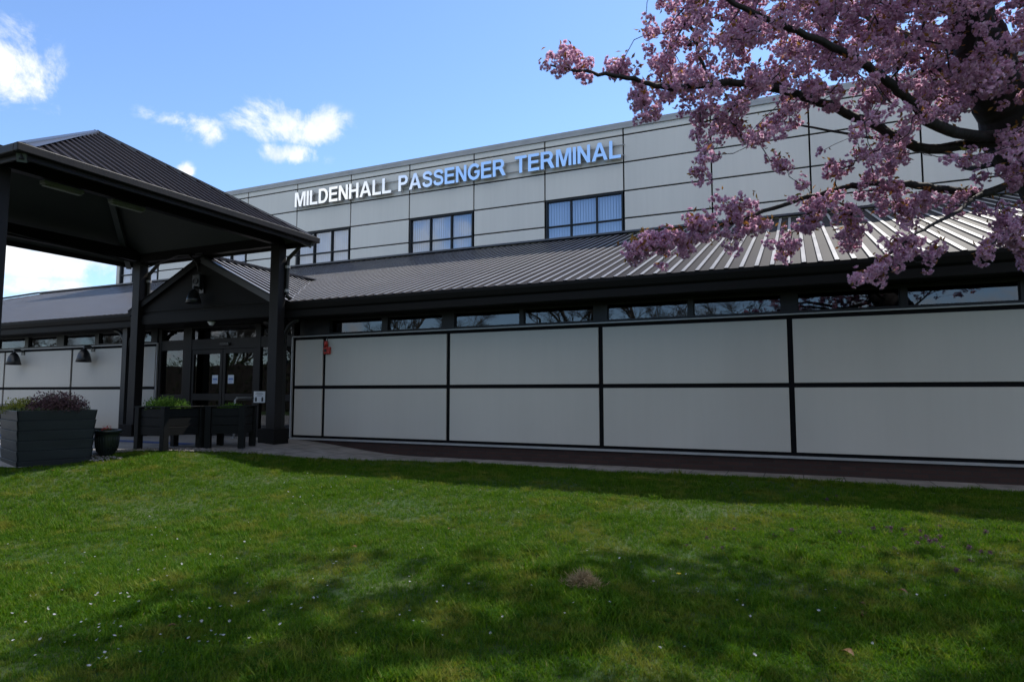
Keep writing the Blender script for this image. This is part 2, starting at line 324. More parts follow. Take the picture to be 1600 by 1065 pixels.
def fast_mesh(name, V, F, m, parent=None, base=(0, 0, 0), n=4, smooth=False):
    """V (k,3), F (f,n) numpy"""
    me = bpy.data.meshes.new(name); V = np.asarray(V, np.float32) - np.asarray(base, np.float32)
    me.vertices.add(len(V)); me.vertices.foreach_set('co', V.ravel()); F = np.asarray(F, np.int32)
    me.loops.add(F.size); me.loops.foreach_set('vertex_index', F.ravel())
    me.polygons.add(len(F)); me.polygons.foreach_set('loop_start', np.arange(0, F.size, n, dtype=np.int32)); me.polygons.foreach_set('loop_total', np.full(len(F), n, np.int32))
    if smooth: me.polygons.foreach_set('use_smooth', np.ones(len(F), bool))
    me.materials.append(m); me.update(calc_edges=True); me.validate()
    o = bpy.data.objects.new(name, me); COL.objects.link(o)
    if parent is not None: o.parent = parent
    else: o.location = base
    o['_base'] = tuple(base); return o
def rand_rot(n, rng=RNG):
    q = rng.normal(size=(n, 4)); q /= np.linalg.norm(q, axis=1)[:, None]; w, x, y, z = q.T
    return np.stack([np.stack([1 - 2 * (y * y + z * z), 2 * (x * y - z * w), 2 * (x * z + y * w)], 1), np.stack([2 * (x * y + z * w), 1 - 2 * (x * x + z * z), 2 * (y * z - x * w)], 1), np.stack([2 * (x * z - y * w), 2 * (y * z + x * w), 1 - 2 * (x * x + y * y)], 1)], 1)
LEAF = np.array([(0, 0, 0), (.5, .18, .08), (1, 0, 0), (.5, -.18, .08)])
def leaves_mesh(name, P, size, m, parent=None, base=(0, 0, 0), shape=LEAF, up=0.0):
    n = len(P); Rm = rand_rot(n); sz = size * RNG.uniform(.65, 1.25, n)
    V = np.einsum('nij,kj->nki', Rm, shape) * sz[:, None, None]
    if up: V[:, :, 2] = np.abs(V[:, :, 2]) * (1 + up)
    V = V + np.asarray(P)[:, None, :]; F = np.arange(n * 4).reshape(n, 4)
    return fast_mesh(name, V.reshape(-1, 3), F, m, parent, base)

# ------------------------------------------------------------------ ground
def sst(t): t = min(1, max(0, t)); return t * t * (3 - 2 * t)
def gz(x, y):
    b = -.28 * sst((x + 11.5) / 3.8) - .17 * sst((9 - y) / 6)
    return b + .012 * math.sin(x * 1.7 + y * .8) + .010 * math.sin(y * 2.3 - x * .9 + 1) if -11 < x < 12 and y < 11.2 else b
def g_base(x, y): return -.28 * sst((x + 11.5) / 3.8) - .17 * sst((9 - y) / 6)
EDGE = [(14, 11.35), (3, 11.35), (-3, 11.25), (-6.2, 11.35), (-7.2, 11.2), (-8.4, 10.6), (-10.0, 9.72), (-10.9, 9.0), (-11.6, 8.55), (-11.9, 8.0), (-11.5, 7.42), (-11.3, 7.2), (-11.3, 6.15), (-12.4, 6.0), (-12.4, -4)]
def lawn_inside(x, y):                       # lawn is to the right / camera side of EDGE
    if x <= -12.4: return False
    c = False; poly = EDGE + [(14, -4)]
    for i in range(len(poly)):
        (x1, y1), (x2, y2) = poly[i], poly[i - 1]
        if (y1 > y) != (y2 > y) and x < (x2 - x1) * (y - y1) / (y2 - y1) + x1: c = not c
    return c
def ground():
    xs = sorted(set([-400, -200, -100, -60, -40, -25] + [round(-18 + .5 * i, 2) for i in range(65)] + [18, 25, 40, 60, 100, 200, 400]))
    ys = sorted(set([-400, -200, -100, -60, -40, -30, -20, -14, -10, -8] + [round(-6 + .5 * i, 2) for i in range(41)] + [20, 40, 80, 160, 400]))
    mb = MB(); vs = [(x, y, gz(x, y)) for y in ys for x in xs]; n = len(xs)
    mb.add(vs, [(j * n + i, j * n + i + 1, (j + 1) * n + i + 1, (j + 1) * n + i) for j in range(len(ys) - 1) for i in range(n - 1)])
    m, nn, l, p = new_mat('lawn_earth'); g = nn.new('ShaderNodeNewGeometry')
    nz = nn.new('ShaderNodeTexNoise'); nz.inputs['Scale'].default_value = 1.1; nz.inputs['Detail'].default_value = 12; nz.inputs['Roughness'].default_value = .7; l.new(g.outputs['Position'], nz.inputs['Vector'])
    cr = nn.new('ShaderNodeValToRGB'); l.new(nz.outputs['Fac'], cr.inputs[0]); cr.color_ramp.elements[0].color = (.016, .045, .004, 1); cr.color_ramp.elements[1].color = (.045, .06, .012, 1); cr.color_ramp.elements[0].position = .4; cr.color_ramp.elements[1].position = .65
    l.new(cr.outputs[0], p.inputs['Base Color']); p.inputs['Roughness'].default_value = 1
    o = mb.build('ground', m, smooth=True); tag(o, kind='structure')
ground()
def pavement():
    # strips from the lawn edge to the building, following the ground
    mb = MB(); pts = []
    for (x0, y0), (x1, y1) in zip(EDGE[:9], EDGE[1:9]):
        n = max(1, int(abs(x1 - x0) / .4))
        for i in range(n): t = i / n; pts.append((x0 + (x1 - x0) * t, y0 + (y1 - y0) * t))
    pts.append(EDGE[8]); rows = []
    for x, y in pts:
        k = 6; rows.append([(x, y + (12.05 - y) * j / k, g_base(x, y + (12.05 - y) * j / k) + .03) for j in range(k + 1)])
    vs = [p for r in rows for p in r]; k = 7
    mb.add(vs, [(i * k + j, i * k + j + 1, (i + 1) * k + j + 1, (i + 1) * k + j) for i in range(len(rows) - 1) for j in range(k - 1)])
    # edge thickness
    lo = [(x, y - .01, g_base(x, y) - .05) for x, y in pts]; hi = [(x, y, g_base(x, y) + .03) for x, y in pts]
    mb.add(lo + hi, [(i, len(pts) + i, len(pts) + i + 1, i + 1) for i in range(len(pts) - 1)])
    o = mb.build('path', M['slab']); tag(o, kind='structure')
    mb = MB(); poly = [(-11.6, 12.05), (-11.6, 8.55), (-11.9, 8.0), (-11.5, 7.42), (-11.3, 7.2), (-11.3, -4), (-46, -4), (-46, 12.05)]
    q = [(x, y, max(g_base(-11.6, 12), g_base(x, y)) + .026 - (.0 if y > 7 else .06)) for x, y in poly]
    # forecourt sheet as a grid clipped to x < edge
    ys = [12.05, 10.2, 8.55, 8.0, 7.42, 7.2, 6.15, 6, 5, 3, 0, -4]; xe = [-11.6, -11.6, -11.6, -11.9, -11.5, -11.3, -11.3, -12.4, -12.4, -12.4, -12.4, -12.4]
    vs = []
    for y, x in zip(ys, xe): vs += [(x, y, g_base(-12, y) + .03), (-46, y, g_base(-12, y) + .03)]
    mb.add(vs, [(2 * i, 2 * i + 1, 2 * i + 3, 2 * i + 2)[::-1] for i in range(len(ys) - 1)])
    o = mb.build('pavement', M['paving']); tag(o, kind='structure')
    # blue painted line on the forecourt
    mb = MB(); mb.add([(-20, 9.6, .036), (-11.9, 9.6, .036), (-11.9, 9.95, .036), (-20, 9.95, .036)], [(0, 1, 2, 3)])
    o = mb.build('road_marking', M['blue']); tag(o, kind='structure')
pavement()

# ------------------------------------------------------------------ terminal building
X0, X1 = -29.6, 14.0           # upper block
UY, LY, FY = 20.0, 12.0, 11.3  # upper wall, lower wall, eaves
RT, RE = 6.2, 3.22             # roof top and eave heights
TB = thing('terminal_building', 'long two-storey grey clad terminal building with a ribbed metal lean-to roof', 'building', (-8, 12, 0))
ROWS = [5.4, 5.82, 6.72, 7.62, 8.57, 9.48, 9.80]
XJ = [-5.0 + 2.735 * k for k in range(-9, 8)]
XJ[0] = X0
WINB = [(-5.0 - 2.735, -5.0), (-5 - 3 * 2.735, -5 - 2 * 2.735), (-5 - 5 * 2.735, -5 - 4 * 2.735), (-5 - 7 * 2.735, -5 - 6 * 2.735), (X0, -5 - 8 * 2.735)]
def is_win(xa): return any(abs(xa - w[0]) < .1 for w in WINB)
def upper():
    mb = MB()
    for xa, xb in zip(XJ[:-1], XJ[1:]):
        rows = ROWS[3:] if is_win(xa) else ROWS
        for za, zb in zip(rows[:-1], rows[1:]):
            mb.box(xa + .024, xb - .024, UY - .05, UY, za + .024, zb - .024)
    mb.build('cladding_panels', M['cladding'], TB, bevel=.006)
    mb = MB()                                            # dark backing behind joints, with window openings
    for xa, xb in zip(XJ[:-1], XJ[1:]):
        if is_win(xa): mb.box(xa, xb, UY + .002, UY + .2, 7.6, 9.85)
        else: mb.box(xa, xb, UY + .002, UY + .2, 4.0, 9.85)
    mb.build('upper_wall', M['joint'], TB)
    mb = MB(); mb.box(X0 - .05, X1, UY - .10, UY + .45, 9.80, 9.90); mb.box(X0 - .05, X1, UY - .10, UY - .07, 9.70, 9.797)
    mb.build('parapet_coping', M['trim'], TB)
    mb = MB(); mb.box(X0 - .22, X0 - .003, UY - .06, UY + .3, 4, 9.795); mb.build('corner_trim', M['panel'], TB)
    mb = MB(); mb.box(X0, X0 + .2, UY + .3, UY + 24, 0, 9.7); mb.box(X1 - .2, X1, UY + .3, UY + 24, 0, 9.7); mb.box(X0, X1, UY + 23.8, UY + 24, 0, 9.7)
    mb.box(X0, X1, UY + .25, UY + 24, 9.2, 9.3); mb.box(X0, X1, UY + 1.6, UY + 1.7, 4, 9.2); mb.build('rear_walls', M['cladding'], TB)
    for i, (xa, xb) in enumerate(WINB):
        fr = MB(); a, b, z0, z1 = xa + .035, xb - .035, 5.5, 7.61; y0, y1 = UY - .06, UY + .08; t = .05
        fr.box(a, a + t, y0, y1, z0, z1); fr.box(b - t, b, y0, y1, z0, z1); fr.box(a + t, b - t, y0, y1, z1 - t, z1); fr.box(a + t, b - t, y0, y1, z0, z0 + t)
        w3 = (b - a) / 3
        for k in (1, 2): fr.box(a + k * w3 - .023, a + k * w3 + .023, y0 + .012, y1, z0 + t, z1 - t)
        fr.box(a + t, b - t, y0 + .02, y1 - .01, 6.69, 6.73)
        wnd = fr.build('window', M['frame'], TB)
        g = MB(); g.box(a + t, b - t, UY + .02, UY + .03, z0 + t, z1 - t); g.build('pane', M['glass'], wnd)
        bl = MB(); x = a + .1
        while x < b - .1:
            th = R(random.uniform(12, 30)); c, s_ = math.cos(th) * .029, math.sin(th) * .029
            if random.random() > .02: bl.add([(x - c, UY + .11 - s_, z0), (x + c, UY + .11 + s_, z0), (x + c, UY + .11 + s_, z1 - .05), (x - c, UY + .11 - s_, z1 - .05)], [(0, 1, 2, 3)])
            x += .094
        bl.build('blind', M['blind'], wnd)
upper()
def lower():
    TR = math.hypot(UY - FY, RT - RE); D = Vector((0, -(UY - FY), -(RT - RE)))
    XL = -35.7; XH = XL - (UY - FY)
    def start(a):
        x = a; return 0 if x >= XL else min(TR, (XL - x) / (UY - FY) * TR)
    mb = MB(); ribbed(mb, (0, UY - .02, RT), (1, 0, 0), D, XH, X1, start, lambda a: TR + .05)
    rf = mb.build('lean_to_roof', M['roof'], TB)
    sc = MB(); N = Vector((0, -(RT - RE), (UY - FY))).normalized(); Dn = D.normalized()
    x = -33.0
    while x < X1:
        for s_ in (TR - .25, TR - 2.2, TR - 4.1, TR - 6, .4):
            c = Vector((x, UY - .02, RT)) + Dn * (s_ + random.uniform(-.03, .03))
            sc.tube([c, c + N * .012], .016, 6)
        x += .24 * 2
    tag(sc.build('roof_screws', M['black'], rf), kind='stuff')
    mb = MB(); mb.add([(XL, UY, RT - .03), (XH, FY, RE - .03), (XH, UY + 24, RE - .03), (XL, UY + 20, RT - .03)], [(0, 1, 2, 3)])
    mb.build('end_roof', M['roof'], TB)
    mb = MB(); mb.bar((XL - .1, UY - .10, RT + .05), (X1, UY - .10, RT + .05), .22, .06); mb.bar((XL, UY - .14, RT + .06), (XH, FY - .05, RE + .06), .25, .05)
    mb.build('roof_flashing', M['flash'], TB)
    # gutter / fascia
    mb = MB(); prof = [(FY - .14, 3.20), (FY - .14, 3.14), (FY - .11, 3.04), (FY - .07, 3.00), (FY - .07, 2.86), (FY + .05, 2.86), (FY + .05, 3.12), (FY + .0, 3.16), (FY - .10, 3.16), (FY - .115, 3.20)]
    for xa, xb in ((XH, -15.78), (-10.82, X1)):
        k = len(prof); vs = [(xa, y, z) for y, z in prof] + [(xb, y, z) for y, z in prof]
        mb.add(vs, [(i, (i + 1) % k, (i + 1) % k + k, i + k) for i in range(k)] + [tuple(range(k))[::-1], tuple(range(k, 2 * k))])
    mb.build('gutter_fascia', M['fascia'], TB)
    mb = MB(); mb.box(XH, X1, FY + .06, LY + .1, 2.885, 2.91); mb.build('soffit', M['fascia'], TB)
    # lower wall frame
    PB, PM, PT = .08, 1.255, 2.43
    XR = [-11.17, -10.25, -6.88, -3.5, -.135, 3.24, 6.62, 10.0, 13.4]
    XLf = [-40, -36.6, -33.2, -29.85, -26.5, -23.1, -19.71, -16.95, -16.05]
    def field(xs):
        bk = MB(); bk.box(xs[0], xs[-1], LY + .002, LY + .15, -.02 + PB, PT + .03); bk.build('wall_backing', M['joint'], TB)
        for xa, xb in zip(xs[:-1], xs[1:]):
            for za, zb in ((PB, PM), (PM, PT)):
                p = MB(); p.box(xa + .045, xb - .045, LY - .035, LY, za + .04, zb - .04); p.build('wall_panel', M['panel'], TB, bevel=.004)
        tr = MB(); e = .02
        tr.box(xs[0] - .04, xs[-1] + .04, LY - .06, LY - .001, PT + .03, PT + .055); tr.box(xs[0] - .04, xs[-1] + .04, LY - .07, LY - .001, PB - .06, PB - .02)
        tr.box(xs[0] - .06, xs[0] - .03, LY - .062, LY - .003, PB - .018, PT + .028) if xs[0] > -20 else tr.box(xs[-1] + .03, xs[-1] + .06, LY - .062, LY - .003, PB - .018, PT + .028)
        tr.build('wall_trim', M['trim'], TB)
        pl = MB(); pl.box(xs[0] - .05, xs[-1], LY - .02, LY + .15, -.6, PB - .062); pl.build('brick_plinth', M['brick'], TB)
    field(XR); field(XLf)
    # clerestory strip: frame bars and windows
    def strip(x0, x1, wins):
        f = MB(); zt, zb = 2.84, 2.525; y0, y1 = LY - .03, LY + .10
        f.box(x0, x1, y0, y1, zt, 2.884); f.box(x0, x1, y0, y1, PT + .057, zb)
        xs = [x0] + [v for w in wins for v in w] + [x1]
        for i in range(0, len(xs), 2):
            if xs[i + 1] - xs[i] > .005: f.box(xs[i], xs[i + 1], y0, y1, zb, zt)
        f.build('clerestory_frame', M['frame'], TB)
        for a, b in wins:
            w = MB(); t = .012
            w.box(a, a + t, LY + .0, LY + .06, zb, zt); w.box(b - t, b, LY, LY + .06, zb, zt); w.box(a + t, b - t, LY, LY + .06, zt - t, zt); w.box(a + t, b - t, LY, LY + .06, zb, zb + t)
            w = w.build('clerestory_window', M['frame'], TB); g = MB(); g.box(a + t, b - t, LY + .03, LY + .036, zb + t, zt - t); g.build('pane', M['lowglass'], w)
    wins = [(-10.11, -8.62), (-8.46, -7.05)]
    for j in XR[2:8]: wins += [(j + .14, j + 1.66), (j + 1.76, j + 3.24)]
    strip(-11.0, 13.4, wins)
    wl_ = []
    for j in [-37.2, -33.85, -30.45, -27.1, -23.7, -20.3]: wl_ += [(j + .15, j + 1.6), (j + 1.77, j + 3.2)]
    wl_ = [w for w in wl_] + [(-16.85, -16.3)]
    strip(-40, -16.05, wl_)
    # interior behind the glass
    it = MB(); it.box(-40, 13.4, 16, 16.1, -.3, 3.3); it.box(-40, 13.4, LY + .2, 16, -.1, -.02); it.box(-40, 13.4, LY + .16, 16, 3.0, 3.05)
    it.build('interior_walls', M['interior'], TB)
    en = MB(); en.box(13.4, 13.6, LY, UY, -.6, 3.3); en.build('end_wall', M['panel'], TB); en = MB(); en.box(-40.2, -40, LY, UY + 20, -.6, 3.3); en.build('end_wall', M['panel'], TB)
    ew = MB(); ew.add([(X1, FY, RE - .1), (X1, UY, RE - .1), (X1, UY, RT - .05)], [(0, 1, 2)]); ew.build('roof_end_panel', M['fascia'], TB)
lower()
def entrance():
    E0, E1 = -16.0, -11.2; y0, y1 = LY - .02, LY + .10; zt = 2.86
    f = MB()
    cols = [(E0, -15.88), (-15.04, -14.72), (-12.44, -12.28), (-11.95, -11.62), (-11.28, E1 + .0)]
    for a, b in cols: f.box(a, b, y0, y1, -.02, zt)
    gaps = [(cols[i][1], cols[i + 1][0]) for i in range(4)]
    for i, (a, b) in enumerate(gaps):
        f.box(a, b, y0 + .01, y1 - .01, 2.26, 2.53); f.box(a, b, y0 + .01, y1 - .01, 2.83, zt)
        if i != 1: f.box(a, b, y0 + .01, y1 - .01, -.02, .12); f.box(a, b, y0 + .01, y1 - .01, .92, 1.08)
    f.build('entrance_frame', M['brownframe'], TB, bevel=.004)
    for i, (a, b) in enumerate(gaps):
        g = MB(); g.box(a, b, LY + .03, LY + .036, 2.53, 2.83); g.build('transom_window', M['lowglass'], TB)
        if i != 1:
            g = MB(); g.box(a, b, LY + .03, LY + .036, 1.08, 2.26); g.box(a, b, LY + .03, LY + .036, .12, .92); g.build('side_window', M['lowglass'], TB)
    for k, (a, b) in enumerate(((-14.72, -13.59), (-13.57, -12.44))):
        d = MB(); t = .09; ya, yb = LY + .0, LY + .06
        d.box(a, a + t, ya, yb, 0.01, 2.255); d.box(b - t, b, ya, yb, 0.01, 2.255); d.box(a + t, b - t, ya, yb, 2.255 - .12, 2.255); d.box(a + t, b - t, ya, yb, .01, .2); d.box(a + t, b - t, ya, yb, .93, 1.10)
        d = d.build('door', M['brownframe'], TB, bevel=.003)
        g = MB(); g.box(a + t, b - t, LY + .03, LY + .036, .2, .93); g.box(a + t, b - t, LY + .03, LY + .036, 1.10, 2.135); g.build('pane', M['lowglass'], d)
        xs = (b - t - .28, b - t - .08) if k == 0 else (a + t + .08, a + t + .28)
        s_ = MB(); s_.box(xs[0], xs[1], LY + .022, LY + .028, 1.36, 1.58); sg = s_.build('notice', M['paper'], d)
        s_ = MB(); s_.box(xs[0] + .02, xs[1] - .02, LY + .019, LY + .0218, 1.45, 1.50)
        for q in range(3): s_.box(xs[0] + .03, xs[1] - .04, LY + .019, LY + .0218, 1.385 + q * .018, 1.391 + q * .018)
        s_.build('notice_print', M['signblue'], d)
    # gable porch
    cx, hw, za, ze, yf = -13.3, 2.48, 4.46, 3.26, 11.0
    sl_ = (za - ze) / hw
    g = MB(); g.prism([(cx - hw + .1, 2.88), (cx + hw - .1, 2.88), (cx + hw - .1, ze - .02), (cx, za - .08), (cx - hw + .1, ze - .02)], yf + .06, yf + .16); g.build('gable_wall', M['fascia'], TB)
    g = MB(); g.box(cx - hw - .02, cx + hw + .02, yf, yf + .055, 2.86, 3.10); g.box(cx - hw + .05, cx + hw - .05, yf + .03, yf + .055, 3.18, 3.22)
    g.box(cx - hw, cx + hw, yf + .17, LY + .1, 2.865, 2.882)
    g.build('gable_beam', M['fascia'], TB, bevel=.006)
    for s_ in (-1, 1):
        b = MB(); b.bar((cx, yf - .01, za - .07), (cx + s_ * (hw + .06), yf - .01, ze - .09), .05, .17, up=(0, 0, 1)); b.build('bargeboard', M['fascia'] if s_ < 0 else M['flash'], TB)
        m_ = MB(); LN = math.hypot(hw, za - ze); Dv = (s_ * hw, 0, -(za - ze))
        def e1(a, LN=LN): 
            zz = RE + .34253 * (yf - .06 + a - FY) if yf - .06 + a > FY else 0
            return max(0, min(LN + .03, (za - zz) / sl_ * LN / hw + .12)) if zz > 0 else LN + .03
        ribbed(m_, (cx, yf - .06, za), (0, 1, 0), Dv, 0, 4.3, lambda a: 0, e1, pitch=.24)
        m_.build('porch_roof', M['roof'], TB)
    b = MB(); b.bar((cx, yf - .08, za + .05), (cx, 15.0, za + .05), .26, .03); b.build('ridge_cap', M['flash'], TB)
    # black eaves posts with curved braces
    for x in (-16.6, -11.15):
        p = MB(); p.box(x - .09, x + .09, 11.42, 11.6, -.0, 2.884); p.build('eaves_post', M['blackpost'], TB)
        for s_ in (-1, 1):
            q = MB(); pts = [(x + s_ * (.08 + .45 * (1 - math.cos(t))), 11.51, 2.3 + .52 * math.sin(t)) for t in [i * math.pi / 2 / 6 for i in range(7)]]
            q.tube(pts, .05, 8); q.build('curved_brace', M['blackpost'], TB, smooth=True)
entrance()

# ------------------------------------------------------------------ lettering on the wall
def lettering():
    sg = thing('wall_sign', 'large metal letters reading MILDENHALL PASSENGER TERMINAL fixed high on the grey cladding', 'sign', (-18.6, UY - .06, 8.67))
    def arc(cx, cy, rx, ry, a0, a1, n=14): return [(cx + rx * math.cos(R(a0 + (a1 - a0) * i / n)), cy + ry * math.sin(R(a0 + (a1 - a0) * i / n))) for i in range(n + 1)]
    def stroke(pts, w):
        P = [Vector(p) for p in pts]; L, Q = [], []
        for i, p in enumerate(P):
            d = (P[min(i + 1, len(P) - 1)] - P[max(i - 1, 0)]).normalized(); n_ = Vector((-d.y, d.x)); L.append(tuple(p + n_ * w / 2)); Q.append(tuple(p - n_ * w / 2))
        return L + Q[::-1]
    def smooth(pts, n=5):
        out = []
        for i in range(len(pts) - 1):
            a, b, c, d = (Vector(pts[max(i - 1, 0)]), Vector(pts[i]), Vector(pts[i + 1]), Vector(pts[min(i + 2, len(pts) - 1)]))
            for k in range(n): t = k / n; out.append(tuple(.5 * (2 * b + (c - a) * t + (2 * a - 5 * b + 4 * c - d) * t * t + (3 * b - a - 3 * c + d) * t ** 3)))
        return out + [pts[-1]]
    OUT = {'M': [[(0, 0), (0, 1), (.29, 1), (.50, .33), (.71, 1), (1, 1), (1, 0), (.82, 0), (.82, .76), (.59, 0), (.41, 0), (.18, .76), (.18, 0)]],
           'I': [[(0, 0), (0, 1), (.20, 1), (.20, 0)]], 'L': [[(0, 0), (0, 1), (.2, 1), (.2, .17), (.71, .17), (.71, 0)]],
           'T': [[(.31, 0), (.31, .83), (0, .83), (0, 1), (.82, 1), (.82, .83), (.51, .83), (.51, 0)]],
           'H': [[(0, 0), (0, 1), (.2, 1), (.2, .60), (.61, .60), (.61, 1), (.81, 1), (.81, 0), (.61, 0), (.61, .43), (.2, .43), (.2, 0)]],
           'E': [[(0, 0), (0, 1), (.74, 1), (.74, .83), (.2, .83), (.2, .60), (.70, .60), (.70, .435), (.2, .435), (.2, .17), (.76, .17), (.76, 0)]],
           'N': [[(0, 0), (0, 1), (.2, 1), (.61, .33), (.61, 1), (.80, 1), (.80, 0), (.60, 0), (.19, .66), (.19, 0)]],
           'A': [[(0, 0), (.39, 1), (.60, 1), (.99, 0), (.77, 0), (.69, .23), (.30, .23), (.22, 0)], [(.36, .39), (.63, .39), (.495, .77)]],
           'D': [[(0, 0), (0, 1), (.38, 1)] + arc(.38, .5, .46, .5, 90, -90)[1:], [(.2, .17), (.2, .83), (.37, .83)] + arc(.37, .5, .26, .33, 90, -90)[1:]],
           'P': [[(0, 0), (0, 1), (.45, 1)] + arc(.45, .69, .32, .31, 90, -90)[1:] + [(.2, .38), (.2, 0)], [(.2, .83), (.2, .55), (.43, .55)] + arc(.43, .69, .135, .14, -90, 90)[1:]],
           'R': [[(0, 0), (0, 1), (.50, 1)] + arc(.50, .715, .31, .285, 90, -55)[1:] + [(.92, 0), (.68, 0), (.44, .41), (.2, .41), (.2, 0)], [(.2, .835), (.2, .575), (.48, .575)] + arc(.48, .705, .125, .13, -90, 90)[1:]],
           'S': [stroke(smooth([(.685, .70), (.62, .84), (.42, .91), (.20, .865), (.125, .74), (.20, .62), (.40, .545), (.61, .465), (.695, .29), (.63, .15), (.41, .09), (.17, .15), (.10, .32)]), .185)],
           'G': [stroke(arc(.48, .5, .38, .41, 35, 312, 26) + [(.79, .26), (.80, .40), (.80, .53)], .19)]}
    def glyph(ch):
        sets = [(OUT[ch], .06)] + ([([[(.50, .40), (.50, .56), (.893, .56), (.893, .40)]], .0585)] if ch == 'G' else [])
        bmx = bmesh.new()
        for sp, ex in sets:
            cu = bpy.data.curves.new('glyph', 'CURVE'); cu.dimensions = '2D'; cu.fill_mode = 'BOTH'; cu.extrude = ex
            for pts in sp:
                q = cu.splines.new('POLY'); q.points.add(len(pts) - 1); q.use_cyclic_u = True
                for k, p in enumerate(pts): q.points[k].co = (p[0], p[1], 0, 1)
            ob = bpy.data.objects.new('glyph', cu); COL.objects.link(ob); dg = bpy.context.evaluated_depsgraph_get(); dg.update()
            m_ = bpy.data.meshes.new_from_object(ob.evaluated_get(dg)); bpy.data.objects.remove(ob); bpy.data.curves.remove(cu); bmx.from_mesh(m_); bpy.data.meshes.remove(m_)
        me = bpy.data.meshes.new('letter'); bmx.to_mesh(me); bmx.free()
        V = np.zeros(len(me.vertices) * 3, np.float32); me.vertices.foreach_get('co', V); return me, V.reshape(-1, 3)
    ref = glyph('H')[1]; cap = 1.0; b0 = 0.0; H = .60
    for word, xa, xb in (('MILDENHALL', -18.62, -13.91), ('PASSENGER', -13.57, -9.12), ('TERMINAL', -8.77, -5.03)):
        gl = [glyph(c) for c in word]; ws = [g[1][:, 0].max() - g[1][:, 0].min() for g in gl]; gap = .10
        tot = sum(ws) + gap * (len(word) - 1); kx = (xb - xa) / tot; x = xa
        for (me, V), w, ch in zip(gl, ws, word):
            Q = np.zeros_like(V); Q[:, 0] = (V[:, 0] - V[:, 0].min()) * kx + x + 18.6; Q[:, 2] = (V[:, 1] - b0) / cap * H; Q[:, 1] = -V[:, 2] - .13
            x += (w + gap) * kx; me.vertices.foreach_set('co', Q.ravel()); me.materials.clear(); me.materials.append(M['letter']); me.update(); me.name = 'letter'
            o = bpy.data.objects.new('letter', me); COL.objects.link(o); o.parent = sg; o['label'] = 'metal capital letter ' + ch
    r = MB(); r.box(-18.7, -4.93, UY - .115, UY - .085, 8.78, 8.80); r.box(-18.7, -4.93, UY - .115, UY - .085, 9.13, 9.15)
    x = -18.5
    while x < -5: r.box(x, x + .02, UY - .086, UY - .045, 8.78, 8.80); r.box(x, x + .02, UY - .086, UY - .045, 9.13, 9.15); x += 1.1
    r.build('mounting_rail', M['trim'], sg)
lettering()

# ------------------------------------------------------------------ wall lamps, alarm, small fittings
def bullhorn(loc, label, s=1.0):
    t = thing('wall_lamp', label, 'lamp', loc, 'dome wall lamps on the building'); x, y, z = loc
    k = MB(); n = 14                                       # half dome open downwards, against the wall
    prof = [(.02, .30), (.08, .27), (.14, .19), (.17, .10), (.20, 0.0), (.19, 0.0), (.16, .09), (.13, .17), (.07, .25), (.015, .285)]
    k.lathe([(r * s * .78, h * s) for r, h in prof], (x, y - .2 * s, z), 20); k.build('lamp_shade', M['black'], t, smooth=True)
    k = MB(); k.tube([(x, y, z + .31 * s), (x, y - .08 * s, z + .36 * s), (x, y - .2 * s, z + .35 * s), (x, y - .2 * s, z + .29 * s)], .022 * s, 8); k.box(x - .06 * s, x + .06 * s, y - .02, y, z + .24 * s, z + .38 * s); k.build('lamp_arm', M['black'], t)
    k = MB(); k.lathe([(.0, -.0), (.04, .02), (.045, .07), (.02, .12)], (x, y - .2 * s, z + .08 * s), 10); k.build('bulb', M['white'], t, smooth=True)
LB = LY - .037
bullhorn((-22.13, LB, 1.98), 'black dome wall lamp above the yellow-green shrub, leftmost of the dome lamps', 1.3)
bullhorn((-18.74, LB, 2.0), 'black dome wall lamp on the pale panels right of the purple heather', 1.3)
bullhorn((-13.28, 11.04, 3.27), 'black dome wall lamp on the dark gable above the entrance doors', 1.15)
